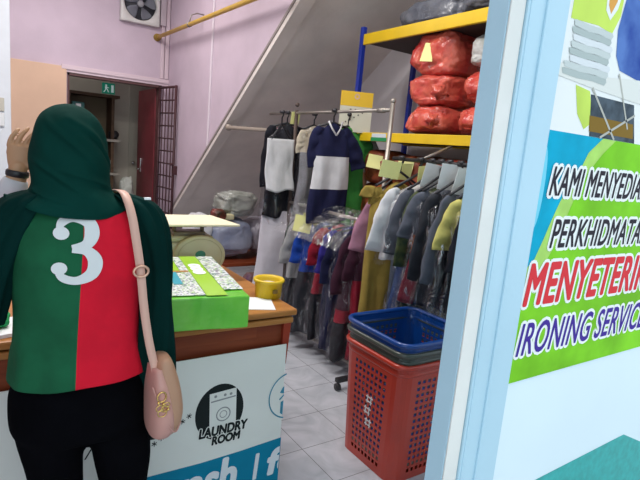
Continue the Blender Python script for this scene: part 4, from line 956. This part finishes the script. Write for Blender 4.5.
for si, (z, cx, cy, rx, ry) in enumerate(secs):
    t_ = si/(len(secs)-1); ring = []
    for j in range(SEG):
        a = 2*PI*j/SEG; c_, s_ = math.cos(a), math.sin(a)
        f = .030*math.sin(2*a-z*26+1)*min(1, t_*3)*(1-t_*.5)+.018*math.sin(5*a+z*48)*min(1, t_*3)+(.010*math.sin(3*a+z*30)+.012*math.sin(7*a-z*45)*t_+.030*max(0, t_-.6)*math.sin(11*a+2))*min(1, t_*2)
        zz = z
        if t_ > .72:
            k_ = (t_-.72)/.28; zz = z-k_*(.014*max(0, -s_)**1.2)-k_*.012*max(0, -s_)*c_+k_*.034*abs(c_)**3 - k_*.05*max(0, s_)
        f += creases(a, z); ring.append(Vector((cx+rx*c_*(1+f), cy+ry*s_*(1+f), zz)))
    R.append(ring)
V = [[b.verts.new(p) for p in r] for r in R]; b.faces.new(V[0])
for i in range(len(V)-1):
    for j in range(SEG):
        vs = (V[i][j], V[i][(j+1) % SEG], V[i+1][(j+1) % SEG], V[i+1][j]); c_ = sum((v.co for v in vs), Vector())/4
        if c_.y > 1.56 and abs(c_.x-.205) < .056 and 1.375 < c_.z < 1.522: continue
        b.faces.new(vs)
hj = wobj('headscarf', b, hijm); md = hj.modifiers.new('s', 'SOLIDIFY'); md.thickness = .004; md.offset = -1
# raised fold lines sweeping round the scarf
# shawl panels over both arms
b = B()
def sf(ph_): return lambda a, z: .08*math.sin(4*a+z*12+ph_)+.085*math.sin(9*a-z*7)
ell(b, [(1.335, .330, 1.475, .030, .045), (1.315, .362, 1.47, .050, .066), (1.26, .392, 1.465, .056, .072), (1.15, .418, 1.455, .048, .070), (1.0, .422, 1.45, .050, .066), (.88, .424, 1.45, .056, .064), (.80, .428, 1.45, .058, .060)], 36, .9, 5, sf(0))
for v in b.verts:
    if v.co.z < .86: v.co.z -= (v.co.z < .86)*max(0, (.44-v.co.x))*.45*(1-(v.co.z-.79)/.07)
wobj('shawl_panel', b, hijd)
b = B()
ell(b, [(1.335, .120, 1.475, .028, .045), (1.315, .095, 1.47, .048, .064), (1.26, .062, 1.475, .054, .072), (1.17, .035, 1.48, .052, .072), (1.08, .022, 1.49, .046, .066), (.99, .012, 1.50, .040, .055)], 36, .9, 5, sf(2))
wobj('shawl_panel', b, hijd)
# small pin on the shoulder
b = B(); box(b, .378, .396, 1.418, 1.422, 1.327, 1.334, .001); wobj('scarf_pin', b, mat('pin_silver', (.8, .8, .8), .3, .5), False)
# eyes and lips
for s in (-1, 1):
    b = B(); ball(b, (.205+s*.026, 1.578, 1.462), 1, 2, s=(.010, .008, .006)); wobj('eye', b, mat('eye_white', (.7, .7, .68), .3))
b = B(); ball(b, (.205, 1.590, 1.395), 1, 2, s=(.020, .006, .006)); wobj('lips', b, mat('lips', (.35, .10, .09), .5))

# handbag, on a long shoulder strap
hb2 = empty('handbag', (.462, 1.40, .61), 'blush pink and tan crossbody handbag with gold charm hanging at the hip', 'handbag')
def hobj(n, bm, m, s=True): return off(obj(n, bm, m, None, s), hb2)
blush = mat('blush_leather', (.58, .30, .25), .45, var=.05); tan = mat('tan_leather', (.47, .26, .16), .5, var=.05)
b = B(); ell(b, [(.603, .455, 1.385, .012, .03), (.612, .456, 1.385, .032, .055), (.645, .460, 1.385, .044, .078), (.70, .462, 1.385, .047, .088), (.78, .458, 1.385, .040, .080), (.86, .450, 1.385, .024, .065), (.875, .448, 1.385, .010, .05)], 32, .75, 4); hobj('bag_body', b, tan)
b = B(); ell(b, [(.604, .444, 1.372, .012, .03), (.612, .446, 1.372, .028, .052), (.645, .448, 1.370, .037, .072), (.70, .445, 1.368, .036, .080), (.78, .436, 1.368, .026, .072), (.845, .430, 1.37, .016, .05)], 32, .8, 4); hobj('front_panel', b, blush)
b = B(); tube(b, smoothpts([(.408, 1.31, .80), (.440, 1.293, .70), (.470, 1.295, .645), (.495, 1.32, .66)], 6), .0022, 6); hobj('piping', b, blush)
pts = [(.350, 1.470, 1.325), (.350, 1.415, 1.318), (.358, 1.380, 1.275), (.366, 1.366, 1.22), (.380, 1.362, 1.13), (.392, 1.358, 1.02), (.408, 1.355, .92), (.425, 1.345, .84), (.430, 1.315, .78)]
b = B(); ribbon(b, smoothpts(pts, 4), [(0, -.3, 1)]*4+[(0, -1, .6)]*4+[(-.2, -1, .15)]*30, .022, .003); hobj('strap', b, mat('strap_blush', (.70, .42, .33), .45))
b = B(); ribbon(b, smoothpts([(.350, 1.470, 1.325), (.345, 1.53, 1.315), (.345, 1.575, 1.25), (.39, 1.58, 1.05), (.44, 1.52, .90), (.452, 1.44, .86)], 4), [(0, .3, 1)]*4+[(0, 1, .3)]*30, .022, .003); hobj('front_strap', b, MATS['strap_blush'])
gold = mat('gold_metal', (.75, .52, .18), .25, 1)
b = B(); tube(b, [(.380+.019*math.cos(a), 1.353, 1.125+.015*math.sin(a)) for a in [2*PI*k/20 for k in range(20)]], .0035, 8, close=True); hobj('strap_buckle', b, mat('rose_gold', (.72, .45, .32), .3, .7))
b = B(); tube(b, [(.428+.012*math.cos(a), 1.289, .775+.016*math.sin(a)) for a in [2*PI*k/16 for k in range(16)]], .0025, 6, close=True)
for (x, z, r) in ((.422, .742, .010), (.436, .738, .010), (.429, .725, .012), (.442, .750, .007)): tube(b, [(x+r*math.cos(a), 1.284, z+r*math.sin(a)) for a in [2*PI*k/14 for k in range(14)]], .0018, 6, close=True)
for (x, z) in ((.418, .76), (.432, .755), (.445, .735)): ball(b, (x, 1.283, z), .0045, 2)
hobj('gold_charm', b, gold)

for o_ in hb2.children:
    if 'strap' in o_.name: continue
    for v in o_.data.vertices: v.co.z = .875+(v.co.z-.875)*.90
hb2.location.x -= .022; hb2.location.z += .018
# finer pieces hang under the part they belong to
def under(p_, *names):
    for n_ in names:
        for c_ in [x for x in p_.parent.children if x.name.split('.')[0] == n_]: c_.parent = p_; c_.matrix_parent_inverse = Matrix.Identity(4)
def ch(root_, n_): return next(x for x in root_.children if x.name.split('.')[0] == n_)
under(ch(scl, 'dial_case'), 'dial_marks', 'dial_hub'); under(ch(sg, 'card_header'), 'card_eyelet'); under(ch(ex, 'sign_case'), 'running_figure'); under(ch(hb2, 'front_panel'), 'gold_charm'); under(ch(hb2, 'strap'), 'strap_buckle')
under(body, 'eye', 'lips', 'wrist_band'); under(ch(wm, 't_shirt'), 'shirt_number'); under(ch(bn, 'logo_disc'), 'logo_machine', 'machine_outline', 'letter_outline', 'logo_lettering'); under(ch(bn, 'blue_band'), 'lettering')
for r_ in [o_ for o_ in bpy.data.objects if o_.name.startswith('switch_plate')]: under(ch(r_, 'plate'), 'rocker')
# ------------------------------------------------------------------ lamps and daylight
def fixture(x, y, power, L=1.2, z=CE):
    r = empty('ceiling_lamp', (x, y, z), 'long white fluorescent batten on the ceiling out of view', 'lamp', group='fluorescent battens on the ceiling')
    b = B(); box(b, -L/2-.03, L/2+.03, -.04, .04, -.06, 0, .005); obj('lamp_housing', b, paper, r)
    b = B(); cyl(b, (-L/2, 0, -.085), (L/2, 0, -.085), .014); obj('tube', b, mat('tube_glow', (1, 1, 1), .4, emit=(.95, .98, 1), estr=6), r, True)
    ld = bpy.data.lights.new('lamp_light', 'AREA'); ld.shape = 'RECTANGLE'; ld.size = L; ld.size_y = .12; ld.energy = power; ld.color = (1., .96, .93)
    lo = bpy.data.objects.new('lamp_light', ld); COL.objects.link(lo); lo.parent = r; lo.location = (0, 0, -.105)
fixture(.3, 2.7, 55); fixture(1.35, 1.9, 26); fixture(.5, 4.9, 42); fixture(.6, 7.3, 12, .6)  # the batten nearest the rack is added to brighten soffit, bags and clothes

w = bpy.data.worlds.new('world'); SC.world = w; w.use_nodes = True
bg = w.node_tree.nodes['Background']; bg.inputs['Color'].default_value = (.78, .90, 1.0, 1); bg.inputs['Strength'].default_value = 1.6
vs = SC.view_settings; vs.view_transform = 'Standard'; vs.look = 'None'; vs.gamma = 1; vs.use_curve_mapping = False; vs.exposure = 0.0
